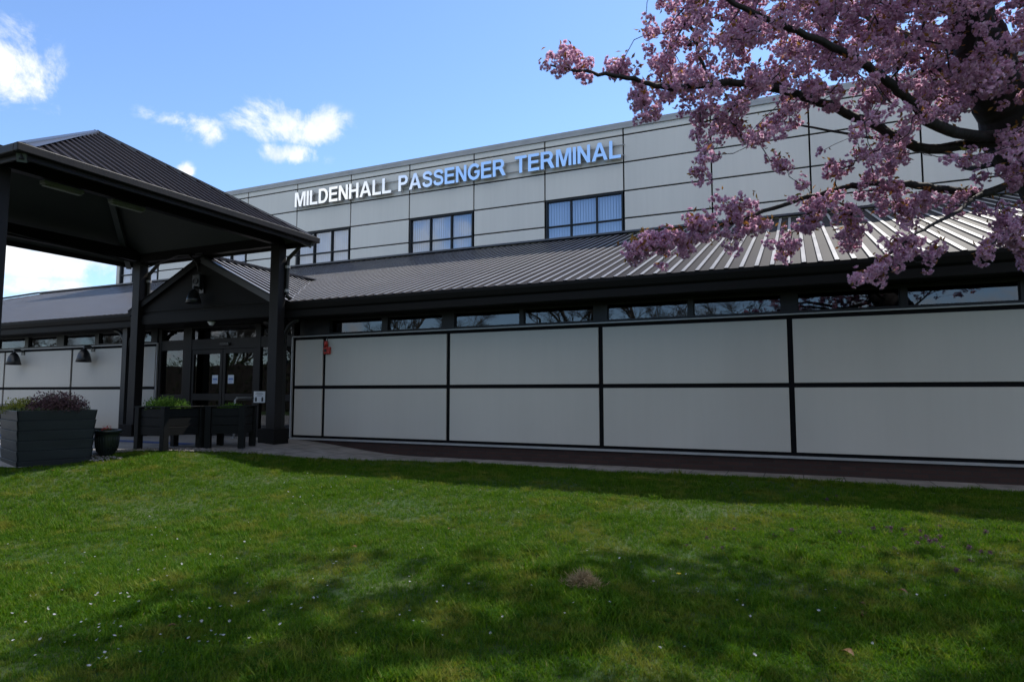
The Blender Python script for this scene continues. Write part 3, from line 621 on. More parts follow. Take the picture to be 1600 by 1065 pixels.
def fittings():
    t = thing('fire_alarm', 'small red fire alarm box with black sounder on the pale wall panel', 'alarm', (-10.13, LB, 2.05)); k = MB(); k.box(-10.22, -10.04, LB - .07, LB, 2.03, 2.20); k.build('alarm_box', M['red'], t, bevel=.015)
    k = MB(); k.lathe([(0, 0), (.045, 0), (.045, .10), (.03, .13), (0, .135)], (-10.15, LB - .06, 2.21), 12); k.build('beacon', M['red'], t, smooth=True)
    k = MB(); k.box(-10.19, -10.12, LB - .078, LB - .0705, 2.08, 2.15); k.box(-10.155, -10.145, LB - .012, LB, 2.2, 2.45); k.build('alarm_grille', M['black'], t)
    t = thing('door_sensor', 'small black motion sensor on the beam above the glass doors', 'sensor', (-13.47, LY - .02, 2.36)); k = MB(); k.box(-13.63, -13.32, LY - .08, LY - .022, 2.34, 2.41); k.build('sensor_housing', M['black'], t, bevel=.01); k = MB(); k.box(-13.58, -13.37, LY - .084, LY - .0805, 2.355, 2.375); k.build('sensor_lens', M['frame'], t)
    t = thing('security_camera', 'small white dome camera under the gable beam', 'camera', (-13.1, 11.1, 2.86)); k = MB(); k.lathe([(0, 0), (.09, 0), (.09, -.03), (.07, -.04)], (-13.1, 11.2, 2.862), 16); k.build('camera_base', M['white'], t, smooth=True)
    k = MB(); k.lathe([(.07, -.04), (.06, -.075), (.03, -.10), (0, -.105)], (-13.1, 11.2, 2.862), 16); k.build('camera_dome', M['white'], t, smooth=True)
    t = thing('loudspeaker', 'small black box speaker high on the gable wall under its peak', 'speaker', (-13.34, 11.05, 3.6)); k = MB(); k.box(-13.46, -13.22, 10.9, 11.045, 3.66, 4.0); k.build('speaker_box', M['black'], t, bevel=.02)
    k = MB(); k.lathe([(0.0, 0), (.08, 0), (.08, .01)], (-13.34, 10.8, 3.8), 12); k.v = [(x, 10.894 - (z - 3.8), 3.83 + (y - 10.8)) for x, y, z in k.v]; k.build('speaker_cone', M['frame'], t)
    # small white notice with icons beside the doors
    t = thing('notice_sign', 'small white notice with two dark icons beside the glass doors', 'sign', (-12.25, LY - .06, .9)); k = MB(); k.box(-12.42, -12.05, LY - .05, LY - .035, .88, 1.16); k.build('sign_plate', M['white'], t)
    k = MB()
    for q, w in enumerate((.2, .26, .16)): k.box(-12.235 - w / 2, -12.235 + w / 2, LY - .054, LY - .0505, 1.12 - .035 * q, 1.13 - .035 * q)
    k.box(-12.37, -12.31, LY - .054, LY - .0505, .91, 1.0); k.box(-12.355, -12.325, LY - .054, LY - .0505, 1.001, 1.02); k.box(-12.16, -12.10, LY - .054, LY - .0505, .91, 1.0); k.box(-12.145, -12.115, LY - .054, LY - .0505, 1.001, 1.02)
    k.build('sign_print', M['ink'], t)
    t = thing('handrail', 'thin pale metal guard rail standing before the entrance doors', 'rail', (-12.5, 11.5, 0)); k = MB(); k.tube([(-12.5, 11.45, 0), (-12.5, 11.45, .93), (-12.5, 11.5, 1.0), (-12.5, 11.97, 1.0)], .025, 8); k.build('rail_tube', M['trim'], t, smooth=True); k = MB(); k.lathe([(0, .034), (.07, .034), (.07, .05), (.03, .05)], (-12.5, 11.45, 0), 12); k.build('base_plate', M['trim'], t)
fittings()

# ------------------------------------------------------------------ entrance canopy
def canopy():
    t = thing('entrance_canopy', 'free-standing square canopy with dark ribbed pyramid roof on brown posts over the forecourt', 'canopy', (-13.1, 8.2, 0))
    cx, cy, hx, hy, ZE, ZA = -13.1, 8.2, 3.13, 3.0, 4.62, 6.48
    for (ax, dv, h, run) in (((0, 1, 0), (1, 0), hy, hx), ((0, 1, 0), (-1, 0), hy, hx), ((1, 0, 0), (0, -1), hx, hy), ((1, 0, 0), (0, 1), hx, hy)):
        LN = math.hypot(run, ZA - ZE); m_ = MB()
        ribbed(m_, (cx, cy, ZA), ax, (dv[0] * run, dv[1] * run, -(ZA - ZE)), -h, h, lambda a, h=h, L=LN: abs(a) / h * L, lambda a, L=LN: L, pitch=.2, h=.032, wb=.075, wt=.035)
        m_.build('roof', M['darkroof'], t)
        # sloping lining below
        n = Vector((0, 0, -.09)); A = Vector(ax); P = Vector((cx, cy, ZA)); E = P + Vector((dv[0] * run, dv[1] * run, -(ZA - ZE)))
        lm = MB(); lm.add([P + n, E - A * h + n, E + A * h + n], [(0, 1, 2)]); lm.build('ceiling', M['ceil'], t)
    for sx in (-1, 1):
        for sy in (-1, 1):
            b = MB(); c = Vector((cx + sx * hx, cy + sy * hy, ZE)); P = Vector((cx, cy, ZA)); d = (c - P)
            n1 = Vector((sx * (ZA - ZE) / hx, 0, 1)).normalized(); n2 = Vector((0, sy * (ZA - ZE) / hy, 1)).normalized()
            o1 = Vector((0, -sy * .19, 0)) ; o2 = Vector((-sx * .19, 0, 0)); o1.z = 0.0; o2.z = 0.0
            # lying on each face
            q1 = [P + n1 * .04, c + n1 * .04]; up = Vector((0, 0, .05))
            d1 = Vector((0, -sy, 0)) * .19; d2 = Vector((-sx, 0, 0)) * .19
            # on the x-facing slope moving in y keeps height
            b.add([P + up, c + up, c + up + d1, P + up + d1 * .3], [(0, 1, 2, 3)]); b.add([P + up, c + up, c + up + d2, P + up + d2 * .3], [(3, 2, 1, 0)])
            b.add([c + up, c + up + d1, c + d1, c], [(0, 1, 2, 3)])
            b.bar(P + Vector((0, 0, .012)), c + Vector((0, 0, .012)), .11, .07)
            b.build('hip_flashing', M['flash'], t)
            b = MB(); r0 = Vector((cx, cy, ZA - .20)); r1 = Vector((cx + sx * (hx - .02), cy + sy * (hy - .02), ZE - .16)); b.bar(r0, r1, .12, .14); b.build('hip_rafter', M['rafter'], t)
    for sx in (-1, 1):                                     # eaves fascia + gutter
        b = MB(); x = cx + sx * hx; b.box(min(x, x - sx * .03), max(x, x - sx * .03), cy - hy, cy + hy, ZE - .19, ZE - .01); b.box(min(x, x + sx * .10), max(x, x + sx * .10), cy - hy - .1, cy + hy + .1, ZE - .11, ZE + .012); b.build('gutter', M['post'], t, bevel=.012)
    for sy in (-1, 1):
        b = MB(); y = cy + sy * hy; b.box(cx - hx + .031, cx + hx - .031, min(y, y - sy * .03), max(y, y - sy * .03), ZE - .19, ZE - .012); b.box(cx - hx, cx + hx, min(y + sy * .001, y + sy * .10), max(y + sy * .001, y + sy * .10), ZE - .112, ZE + .010); b.build('gutter', M['post'], t, bevel=.012)
    px, py = (-15.52, -10.83), (5.36, 11.02)
    for y in py: b = MB(); b.box(px[0] - .1, px[1] + .1, y - .08, y + .08, 4.48, 4.80); b.build('beam', M['fascia'], t)
    for x in px: b = MB(); b.box(x - .08, x + .08, py[0] + .081, py[1] - .081, 4.50, 4.78); b.build('beam', M['fascia'], t)
    for x in px:
        for y in py:
            b = MB(); b.box(x - .13, x + .13, y - .11, y + .11, -.1, 4.48); c = b.build('post', M['post'], t, bevel=.008)
            b = MB(); e = .02 if y < 7 else .11; b.box(x - .13 - e, x + .13 + e, y - .11 - e, y + .11 + e, -.25, .33); b.build('post_base', M['fascia'], c, bevel=.01)
            b = MB(); b.box(x - .15, x - .131, y - .04, y + .04, -.0, 4.4); b.build('cover_strip', M['blackpost'], c)
    for x, y in ((px[1] + .17, py[1] + .12), (px[0] + .17, py[1] + .12)):
        b = MB(); b.tube([(x + .35, y, 4.5), (x + .3, y, 4.4), (x + .02, y, 4.2), (x, y, 4.1), (x, y, 3.35), (x + .06, y + .05, 3.25)], .045, 10); b.build('downpipe', M['blackpost'], t, smooth=True)
        b = MB()
        for z in (4.0, 3.45): b.lathe([(.046, -.03), (.06, -.03), (.06, .03), (.046, .03)], (x, y, z), 12)
        b.build('pipe_bracket', M['trim'], t)
    # cable looping along the far eaves
    cps = [(-15.3, 6.6, 4.62), (-15.3, 8.5, 4.50), (-15.2, 10.2, 4.42), (-15.0, 10.85, 4.30), (-14.5, 10.9, 4.42), (-14.0, 10.9, 4.52), (-13.6, 10.9, 4.50), (-13.35, 10.92, 4.28), (-13.3, 10.95, 4.05)]
    b = MB(); b.tube(cps, .02, 6); tag(b.build('electric_cable', M['cable'], smooth=True), 'black cable sagging along the canopy underside to the gable', 'cable')
    for i, (y, lab) in enumerate(((6.28, 'slim light fixed under the canopy side beam, the one nearer the camera'), (7.38, 'slim light fixed under the canopy side beam, the one nearer the entrance'))):
        l = thing('ceiling_light', lab, 'light', (-10.83, y, 4.479), 'strip lights under the canopy'); b = MB(); b.box(-10.90, -10.76, y - .31, y + .31, 4.42, 4.479); b.build('light_body', M['lightgrey'], l, bevel=.01)
        b = MB(); b.box(-10.88, -10.78, y - .29, y + .29, 4.39, 4.419); b.build('diffuser', M['lightgrey'], l, bevel=.012)
canopy()

# ------------------------------------------------------------------ plants helpers
def dome_points(c, rx, ry, rz, n, shell=.55):
    u = RNG.normal(size=(n, 3)); u /= np.linalg.norm(u, axis=1)[:, None]; u[:, 2] = np.abs(u[:, 2])
    r = (shell + (1 - shell) * RNG.random(n)) * (1 + .12 * np.sin(u[:, 0] * 7 + c[0]) * np.cos(u[:, 1] * 6))
    return np.stack([c[0] + u[:, 0] * rx * r, c[1] + u[:, 1] * ry * r, c[2] + u[:, 2] * rz * r], 1)
def shrub(name, label, cat, c, rx, ry, rz, n, size, m, group=None, stems=14):
    t = thing(name, label, cat, c, group)
    P = dome_points(c, rx, ry, rz, n, .35); leaves_mesh('foliage', P, size, m, t, c)
    b = MB()
    for i in range(stems):
        q = P[i * 7 % n]; b.tube([c, (c[0] + (q[0] - c[0]) * .4, c[1] + (q[1] - c[1]) * .4, c[2] + (q[2] - c[2]) * .6), tuple(q)], [.008, .006, .003], 5)
    b.build('stems', M['bark'], t); return t

# ------------------------------------------------------------------ planters
def big_planter():
    A = Vector((-11.33, 6.08, 0)); B = Vector((-10.98, 7.14, 0)); u = (B - A).normalized(); L = (B - A).length; v = Vector((-u.y, u.x, 0)) * 1.0   # v points to the left/back
    if v.x > 0: v = -v
    WD = 1.35; z0, z1 = gz(-11.2, 6.5) - .06, .84; nb = 6; h = (z1 - z0) / nb
    t = thing('wooden_planter', 'large anthracite planter of horizontal boards standing at the lawn corner', 'planter', (A + u * L / 2 + v * WD / 2 + Vector((0, 0, z0))))
    def taper(k): return .045 * (1 - k / nb)
    for face, (P, dr, nn_, ln) in enumerate(((A, u, -v, L), (A + v * WD, -v, -u, WD), (B, v, u, WD), (B + v * WD, -u, v, L))):
        for k in range(nb):
            b = MB(); za, zb = z0 + k * h + .001, z0 + (k + 1) * h - .002; ia, ib = taper(k) + .014, taper(k + 1)
            o1 = P + dr * ia - nn_ * ia; o2 = P + dr * (ln - ia) - nn_ * ia; i1 = P + dr * ib - nn_ * ib; i2 = P + dr * (ln - ib) - nn_ * ib; th = nn_ * -.03
            vs = [(p.x, p.y, z) for p, z in ((o1, za), (o2, za), (i2, zb), (i1, zb), (o1 + th, za), (o2 + th, za), (i2 + th, zb), (i1 + th, zb))]
            b.add(vs, [(0, 1, 2, 3), (5, 4, 7, 6), (3, 2, 6, 7), (1, 0, 4, 5), (0, 3, 7, 4), (2, 1, 5, 6)]); b.build('board', M['planter'], t, bevel=.005)
    cc = A + u * L / 2 + v * WD / 2; s_ = MB(); hh = u * (L / 2 - .05), v * (WD / 2 - .05)
    s_.add([cc + hh[0] + hh[1] + Vector((0, 0, .76)), cc - hh[0] + hh[1] + Vector((0, 0, .76)), cc - hh[0] - hh[1] + Vector((0, 0, .76)), cc + hh[0] - hh[1] + Vector((0, 0, .76))], [(0, 1, 2, 3)])
    s_.add([p * 1.0 for p in [cc + (hh[0] + hh[1]) * .94, cc + (-hh[0] + hh[1]) * .94, cc + (-hh[0] - hh[1]) * .94, cc + (hh[0] - hh[1]) * .94]], [(0, 1, 2, 3)])
    s_.build('soil', M['soil'], t)
    def at(a, b_, z=.76): p = A + u * a + v * b_; return (p.x, p.y, z)
    shrub('heather_bush', 'dark purple heather bush growing in the large board planter', 'plant', at(.62, .42, .80), .52, .46, .35, 4800, .05, M['heather'])
    shrub('golden_shrub', 'low yellow-green shrub in the left end of the board planter', 'plant', at(.30, 1.05, .78), .42, .40, .27, 2200, .045, M['yellowleaf'])
    P = np.array([at(RNG.uniform(.04, L - .04), RNG.uniform(.02, WD - .05), RNG.uniform(.78, .865)) for _ in range(2600)])
    tag(leaves_mesh('ground_cover', P, .035, M['greymat'], None, at(L / 2, WD / 2, .76)), 'low grey-green mat of leaves filling the top of the board planter', 'plant')
big_planter()
def raised_planter(name, c, u, w, d, z0, z1, label, legh=.3):
    """box on four stout legs; c = centre xy, u = direction of the width"""
    u = Vector((u[0], u[1], 0)).normalized(); v = Vector((-u.y, u.x, 0)); c = Vector((c[0], c[1], 0)); g = gz(c.x, c.y) if lawn_inside(c.x, c.y) else g_base(c.x, c.y) + .03
    t = thing(name, label, 'planter', (c.x, c.y, g), 'raised black planters on legs')
    for sa in (-1, 1):
        for sb in (-1, 1):
            b = MB(); p = c + u * sa * (w / 2 - .03) + v * sb * (d / 2 - .03); b.obox((p.x, p.y, (g + z1) / 2), u * .058, v * .058, (0, 0, (z1 - g) / 2)); b.build('leg', M['raised'], t, bevel=.006)
    nb = 3; h = (z1 - .02 - z0) / nb
    for (dr, nn_, ln, off) in ((u, v, w, d), (v, u, d, w)):
        for s_ in (-1, 1):
            for k in range(nb):
                b = MB(); p = c + nn_ * s_ * (off / 2 - .03); b.obox((p.x, p.y, z0 + (k + .5) * h), dr * (ln / 2 - .09), nn_ * .018, (0, 0, h / 2 - .004)); b.build('board', M['raised'], t, bevel=.004)
    b = MB()
    for s_ in (-1, 1):
        p = c + v * s_ * (d / 2 - .03); b.obox((p.x, p.y, z1 + .012), u * (w / 2 + .05), v * .06, (0, 0, .011)); p = c + u * s_ * (w / 2 - .03); b.obox((p.x, p.y, z1 + .012), u * .06, v * (d / 2 - .0905), (0, 0, .0105))
    b.build('top_rim', M['raised'], t, bevel=.004)
    b = MB(); b.obox((c.x, c.y, (z0 + z1) / 2 - .02), u * (w / 2 - .06), v * (d / 2 - .06), (0, 0, (z1 - z0) / 2 - .03)); b.build('soil', M['soil'], t)
    return t
def small_planters():
    q = [CW(-7.44, 12.7), CW(-6.72, 12.35), CW(-6.17, 12.95), CW(-6.88, 13.3)]
    c = (sum(p[0] for p in q) / 4, sum(p[1] for p in q) / 4); u = (q[1][0] - q[0][0], q[1][1] - q[0][1])
    raised_planter('raised_planter', c, u, .82, .84, .30, .84, 'black planter box on legs before the entrance, with the bigger green bush')
    shrub('leafy_bush', 'rounded bright green bush in the left raised planter before the doors', 'plant', (c[0] - .12, c[1], .80), .5, .42, .25, 2600, .05, M['box_leaf'])
    p0, p1 = CW(-6.1, 13.0), CW(-5.5, 13.05); u = (p1[0] - p0[0], p1[1] - p0[1]); L = math.hypot(*u); n = (-u[1] / L, u[0] / L); c2 = ((p0[0] + p1[0]) / 2 + n[0] * .36, (p0[1] + p1[1]) / 2 + n[1] * .36)
    raised_planter('raised_planter', c2, u, .72, .74, .30, .84, 'black planter box on legs before the entrance, with only low green leaves')
    shrub('leafy_bush', 'low green plant barely rising from the right raised planter', 'plant', (c2[0], c2[1], .79), .27, .25, .13, 900, .045, M['box_leaf'])
    raised_planter('raised_planter', (-18.6, 10.3), (1, 0), 2.1, .6, .35, .80, 'long black planter box behind the heather, against the pale wall')
    # bell pot
    p = CW(-.627 * 11.6, 11.6); z = .03 + g_base(*p)
    t = thing('plant_pot', 'dark glazed bell-shaped flower pot beside the board planter', 'pot', (p[0], p[1], z)); b = MB()
    b.lathe([(0, 0), (.12, 0), (.13, .02), (.17, .14), (.185, .27), (.195, .36), (.205, .40), (.245, .415), (.25, .44), (.245, .455), (.205, .455), (.195, .43), (.19, .40), (0, .40)], (p[0], p[1], z), 32); b.build('pot_body', M['pot'], t, smooth=True)
    b = MB()
    for k in range(28): a = 2 * math.pi * k / 28; b.tube([(p[0] + r * math.cos(a), p[1] + r * math.sin(a), z + h) for r, h in ((.155, .08), (.178, .16), (.188, .26), (.195, .34))], .005, 5)
    b.build('pot_ribs', M['pot'], t, smooth=True)
    fl = thing('pot_flowers', 'few small red flowers just above the rim of the bell pot', 'plant', (p[0], p[1], z + .4)); P = dome_points((p[0], p[1], z + .4), .13, .13, .07, 260, .3); leaves_mesh('foliage', P, .05, M['hedge'], fl, (p[0], p[1], z + .4))
    P = dome_points((p[0] - .03, p[1], z + .44), .09, .09, .12, 90, .4); leaves_mesh('petals', P, .04, M['red'], fl, (p[0], p[1], z + .4))
    # gravel strip along the edge
    rs = []
    for (x0, y0), (x1, y1), n, wdt in ((EDGE[6], EDGE[7], 260, .22), (EDGE[7], EDGE[8], 240, .28), (EDGE[8], EDGE[9], 160, .3), (EDGE[9], EDGE[10], 200, .3), (EDGE[10], (-10.9, 7.3), 160, .25)):
        for i in range(n): k = random.random(); rs.append((x0 + (x1 - x0) * k + random.uniform(-wdt, wdt) * .6, y0 + (y1 - y0) * k + random.uniform(-wdt, wdt)))
    V = []; F = []
    octv = np.array([(1, 0, 0), (-1, 0, 0), (0, 1, 0), (0, -1, 0), (0, 0, .7), (0, 0, -.7)]); octf = [(0, 2, 4), (2, 1, 4), (1, 3, 4), (3, 0, 4), (2, 0, 5), (1, 2, 5), (3, 1, 5), (0, 3, 5)]
    for x, y in rs:
        s_ = random.uniform(.008, .028); a = random.random() * 6; c_, n_ = math.cos(a), math.sin(a); k = len(V)
        for q in octv * s_ * RNG.uniform(.7, 1.3, (6, 1)): V.append((x + q[0] * c_ - q[1] * n_, y + q[0] * n_ + q[1] * c_, g_base(x, y) + .035 + q[2]))
        F += [tuple(k + i for i in f) for f in octf]
    tag(fast_mesh('gravel', V, F, M['gravel'], None, (-11, 8, 0), n=3), 'loose pebbles along the edge between lawn and pavement', 'gravel', kind='stuff')
small_planters()

# ------------------------------------------------------------------ cherry tree
def tubes_from_graph(nodes, parent, rad, name, m, par, base, seg=5, rmin=0, rmax=9):
    V = []; F = []; ang = np.arange(seg) * 2 * math.pi / seg; ca, sa = np.cos(ang)[:, None], np.sin(ang)[:, None]
    for i, p in enumerate(parent):
        if p < 0 or not (rmin <= rad[i] < rmax): continue
        a, b = nodes[p], nodes[i]; d = b - a; L = np.linalg.norm(d)
        if L < 1e-4: continue
        d = d / L; u = np.cross(d, (0, 0, 1.)) if abs(d[2]) < .9 else np.cross(d, (1., 0, 0)); u /= np.linalg.norm(u); v = np.cross(d, u); k = len(V) * seg
        V.append(a - d * rad[i] * .3 + (u * ca + v * sa) * min(rad[p], rad[i] * 1.35)); V.append(b + d * rad[i] * .3 + (u * ca + v * sa) * rad[i])
        F += [(k + j, k + (j + 1) % seg, k + seg + (j + 1) % seg, k + seg + j) for j in range(seg)]
    return fast_mesh(name, np.concatenate(V), F, m, par, base, smooth=True)
def cherry():
    bx, by = CW(5.75, 5.9); base = (bx, by, gz(bx, by))
    t = thing('cherry_tree', 'pink blossoming cherry tree overhanging the lawn at the right', 'tree', base)
    nodes = []; parent = []; rmin = []
    def limb(pts, r0, r1, start=-1, n=7):
        pts = [Vector(p) for p in pts]; out = []
        for i in range(len(pts) - 1):
            p0 = pts[max(i - 1, 0)]; p1 = pts[i]; p2 = pts[i + 1]; p3 = pts[min(i + 2, len(pts) - 1)]
            for k in range(n):
                s = k / n; q = .5 * ((2 * p1) + (p2 - p0) * s + (2 * p0 - 5 * p1 + 4 * p2 - p3) * s * s + (3 * p1 - p0 - 3 * p2 + p3) * s ** 3); out.append(q)
        out.append(pts[-1]); ids = []; prev = start
        for i, q in enumerate(out):
            f = i / (len(out) - 1)
            if i == 0 and start >= 0: ids.append(start); continue
            nodes.append(np.array(q) + RNG.normal(0, .006, 3)); parent.append(prev); rmin.append(r0 + (r1 - r0) * f); prev = len(nodes) - 1; ids.append(prev)
        return ids
    B = Vector(base)
    # limb skeleton: photograph direction + real distance
    tr = limb([B + Vector((0, 0, -.1)), B + Vector((-.05, 0, .8)), W(1665, 320, 5.75), W(1590, 215, 5.65)], .34, .26)
    a = limb([W(1590, 215, 5.65), W(1540, 110, 5.5), W(1515, 20, 5.4), W(1495, -160, 5.2), W(1440, -420, 5.0)], .23, .06, tr[-1])
    b = limb([W(1590, 215, 5.65), W(1570, 70, 5.9), W(1545, -20, 6.0), W(1620, -300, 6.3)], .09, .03, tr[-1])
    lim3 = limb([nodes[tr[-1]], W(1450, 232, 5.4), W(1352, 188, 5.2), W(1253, 150, 5.0), W(1155, 130, 4.8), W(1051, 137, 4.6), W(990, 124, 4.5), W(915, 112, 4.4), W(862, 104, 4.35)], .046, .006, tr[-1])
    lim2 = limb([nodes[tr[-1]], W(1480, 205, 5.2), W(1412, 148, 4.9), W(1356, 104, 4.7), W(1272, 62, 4.5), W(1180, 20, 4.3), W(1080, -30, 4.2)], .05, .012, tr[-1])
    low = limb([nodes[tr[-6]], W(1545, 300, 5.6), W(1480, 296, 5.5), W(1400, 286, 5.4), W(1330, 292, 5.3), W(1250, 312, 5.15), W(1150, 345, 5.0), W(1060, 372, 4.85), W(985, 396, 4.75)], .042, .006, tr[-6])
    l5 = limb([nodes[tr[-4]], W(1520, 262, 6.4), W(1470, 235, 7.0), W(1360, 215, 7.6), W(1220, 190, 8.0)], .04, .010, tr[-4])
    l6 = limb([nodes[a[10]], W(1430, 60, 6.2), W(1340, 20, 6.8), W(1230, -40, 7.2)], .06, .012, a[10])
    l7 = limb([nodes[tr[-2]], W(1700, 120, 5.0), W(1760, 0, 4.4), W(1700, -250, 3.7)], .10, .02, tr[-2])
    l8 = limb([nodes[tr[-2]], W(1760, 180, 6.6), W(1900, 40, 7.2), W(2050, -150, 7.6)], .10, .02, tr[-2])
    l9 = limb([nodes[a[16]], W(1350, -200, 4.4), W(1200, -400, 3.8), W(1000, -600, 3.3)], .06, .012, a[16])
    l12 = limb([nodes[a[18]], W(1480, -330, 6.4), W(1400, -330, 8.2), W(1250, -290, 9.6), W(1000, -260, 10.4)], .07, .012, a[18])  # unseen high limb, added to carry the shade-casting crown
    l13 = limb([nodes[a[20]], W(1150, -420, 6.4), W(850, -380, 7.6), W(620, -330, 8.6)], .05, .01, a[20])  # another unseen limb, reaching left to spread the lawn shade
    l10 = limb([nodes[low[8]], W(1480, 340, 5.0), W(1420, 372, 4.7), W(1372, 415, 4.6)], .018, .005, low[8])
    l11 = limb([nodes[tr[-7]], W(1600, 345, 5.2), W(1560, 372, 4.9), W(1530, 395, 4.8)], .03, .006, tr[-7])
    # blossom positions: volume under the crown outline
    def inside(poly, x, y):
        c = False
        for i in range(len(poly)):
            (x1, y1), (x2, y2) = poly[i], poly[i - 1]
            if (y1 > y) != (y2 > y) and x < (x2 - x1) * (y - y1) / (y2 - y1) + x1: c = not c
        return c
    main = [(1030, -60), (1005, 20), (1015, 60), (1010, 105), (1020, 150), (1062, 175), (1075, 215), (1100, 245), (1150, 235), (1215, 225), (1280, 240), (1330, 235), (1390, 275), (1440, 270), (1500, 285), (1560, 270), (1680, 290), (1680, -60)]
    C = []
    def fill(poly, n, d0, d1, dens=None):
        xs = [p[0] for p in poly]; ys = [p[1] for p in poly]; k = 0
        while k < n:
            x, y = random.uniform(min(xs), max(xs)), random.uniform(min(ys), max(ys))
            if not inside(poly, x, y): continue
            if dens and random.random() > dens(x, y): continue
            C.append(np.array(W(x, y, random.triangular(d0, d1, (d0 + d1) / 2)))); k += 1
    # open windows in the crown where sky or wall shows through
    holes = [(1290, 205, 55), (1180, 178, 25), (1120, 40, 18), (1195, 90, 20), (1060, 190, 25), (1460, 245, 45), (1560, 60, 20), (1420, 60, 16), (1330, 130, 18), (1270, 110, 14), (1500, 200, 28), (1560, 170, 35)]
    def dens(x, y):
        q = 1.0
        for hx, hy, r in holes:
            if math.hypot(x - hx, y - hy) < r: q = .12
        return q * (1 if y < 170 else .85)
    fill(main, 1020, 3.9, 6.6, dens); fill([(1200, -60), (1180, 40), (1250, 110), (1400, 160), (1680, 170), (1680, -60)], 300, 7.0, 11.0, dens)
    n_in = len(C)
    def along(pts, n, spread, d):
        for _ in range(n):
            k = random.random() * (len(pts) - 1); i = int(k); f = k - i; x = pts[i][0] + (pts[i + 1][0] - pts[i][0]) * f; y = pts[i][1] + (pts[i + 1][1] - pts[i][1]) * f
            C.append(np.array(W(x + random.gauss(0, spread * .6), y + random.gauss(0, spread), d[0] + (d[1] - d[0]) * k / (len(pts) - 1) + random.gauss(0, .08))))
    along([(862, 98), (900, 85), (930, 112)], 9, 9, (4.35, 4.45)); along([(955, 108), (975, 95), (985, 112)], 6, 7, (4.45, 4.5)); along([(990, 150), (1030, 170), (1010, 130)], 10, 12, (4.5, 4.6))
    along([(1085, 240), (1090, 265), (1095, 285)], 5, 6, (4.7, 4.7)); along([(1210, 240), (1225, 262)], 4, 6, (4.9, 4.9)); along([(1252, 285), (1250, 292)], 2, 3, (5, 5)); along([(1290, 275), (1310, 255)], 4, 6, (5, 5))
    along([(985, 395), (1000, 375), (1020, 385), (1050, 378)], 20, 10, (4.7, 4.85)); along([(1040, 370), (1100, 350), (1150, 330), (1145, 380)], 22, 12, (4.85, 5)); along([(1170, 355), (1210, 345), (1225, 380), (1222, 395)], 16, 9, (5, 5.1))
    along([(1250, 340), (1290, 330), (1330, 345), (1345, 375)], 30, 17, (5.1, 5.2)); along([(1130, 318), (1170, 308)], 5, 7, (4.95, 4.95)); along([(1070, 392), (1075, 385)], 3, 5, (4.9, 4.9))
    along([(1339, 430), (1341, 432)], 3, 4, (4.6, 4.6)); along([(1370, 420), (1400, 405), (1420, 390), (1470, 395)], 16, 10, (4.6, 4.8)); along([(1535, 405), (1545, 398)], 4, 5, (4.8, 4.8)); along([(1560, 330), (1590, 370), (1600, 405)], 34, 16, (4.9, 5.2))
    along([(1400, 320), (1480, 320), (1540, 325)], 22, 12, (5.1, 5.5)); along([(1330, 275), (1390, 300), (1400, 340)], 22, 18, (5.2, 5.4)); along([(1610, 300), (1650, 380)], 26, 30, (5, 5.4))
    # unseen crown beyond the frame, filled out to shade the foreground lawn
    nout = 0
    ctr = np.array(CW(4.6, 6.4) + (6.5,)); rad3 = np.array((4.8, 4.8, 3.5))
    vol = [(ctr, rad3, 2700), (np.array(CW(4.0, 8.2) + (9.0,)), np.array((4.6, 4.2, 2.4)), 4500), (np.array(CW(4.6, 7.1) + (6.9,)), np.array((3.2, 2.2, 1.3)), 5600)]
    anch = [np.array(W(*q)) for q in ((900, 105, 4.4), (1000, 385, 4.8), (1060, 365, 4.9), (1130, 350, 5.0), (1210, 350, 5.05), (1290, 340, 5.1), (1380, 400, 4.7), (1480, 350, 5.1), (1570, 370, 5.0), (1090, 250, 4.7))]; sv = np.array(SUNV)  # sun rays to the lower blossom kept clear of the added crown
    while nout < 5600:
        ctr, rad3 = next(v for v in vol if nout < v[2])[:2]
        u = RNG.uniform(-1, 1, 3)
        rr = np.linalg.norm(u)
        if rr > 1 or rr < .35: continue
        p = ctr + u * rad3
        if p[2] < 2.3: continue
        a_ = p[0] * FWD[0] + p[1] * FWD[1]; b_ = p[0] * RGT[0] + p[1] * RGT[1]; c_ = p[2] - EYE
        fw = a_ * math.cos(PITCH) + c_ * math.sin(PITCH); up = -a_ * math.sin(PITCH) + c_ * math.cos(PITCH)
        if fw > .5 and -60 < 532.5 - FOC * up / fw < 1100 and 800 + FOC * b_ / fw < 1640: continue
        if fw > .2 and 532.5 - FOC * up / fw < 0 and 800 + FOC * b_ / fw < 980: continue
        if any(np.linalg.norm((p - q) - sv * max(0, float((p - q) @ sv))) < .62 for q in anch): nout += 1; continue
        C.append(p); nout += 1
    C = np.array(C)
    # connect every blossom spur to the nearest wood, nearest first
    N = np.array(nodes); left = list(range(len(C))); path = np.zeros(len(N))
    dist = np.full(len(C), 1e9); near = np.zeros(len(C), int)
    def upd(idx, pts, ids):
        for p, i in zip(pts, ids):
            if rmin_l[i] > .16: continue
            d = np.linalg.norm(C - p, axis=1); m_ = d < dist; dist[m_] = d[m_]; near[m_] = i
    rmin_l = rmin; upd(None, nodes, range(len(nodes))); used = np.zeros(len(C), bool); tips = []
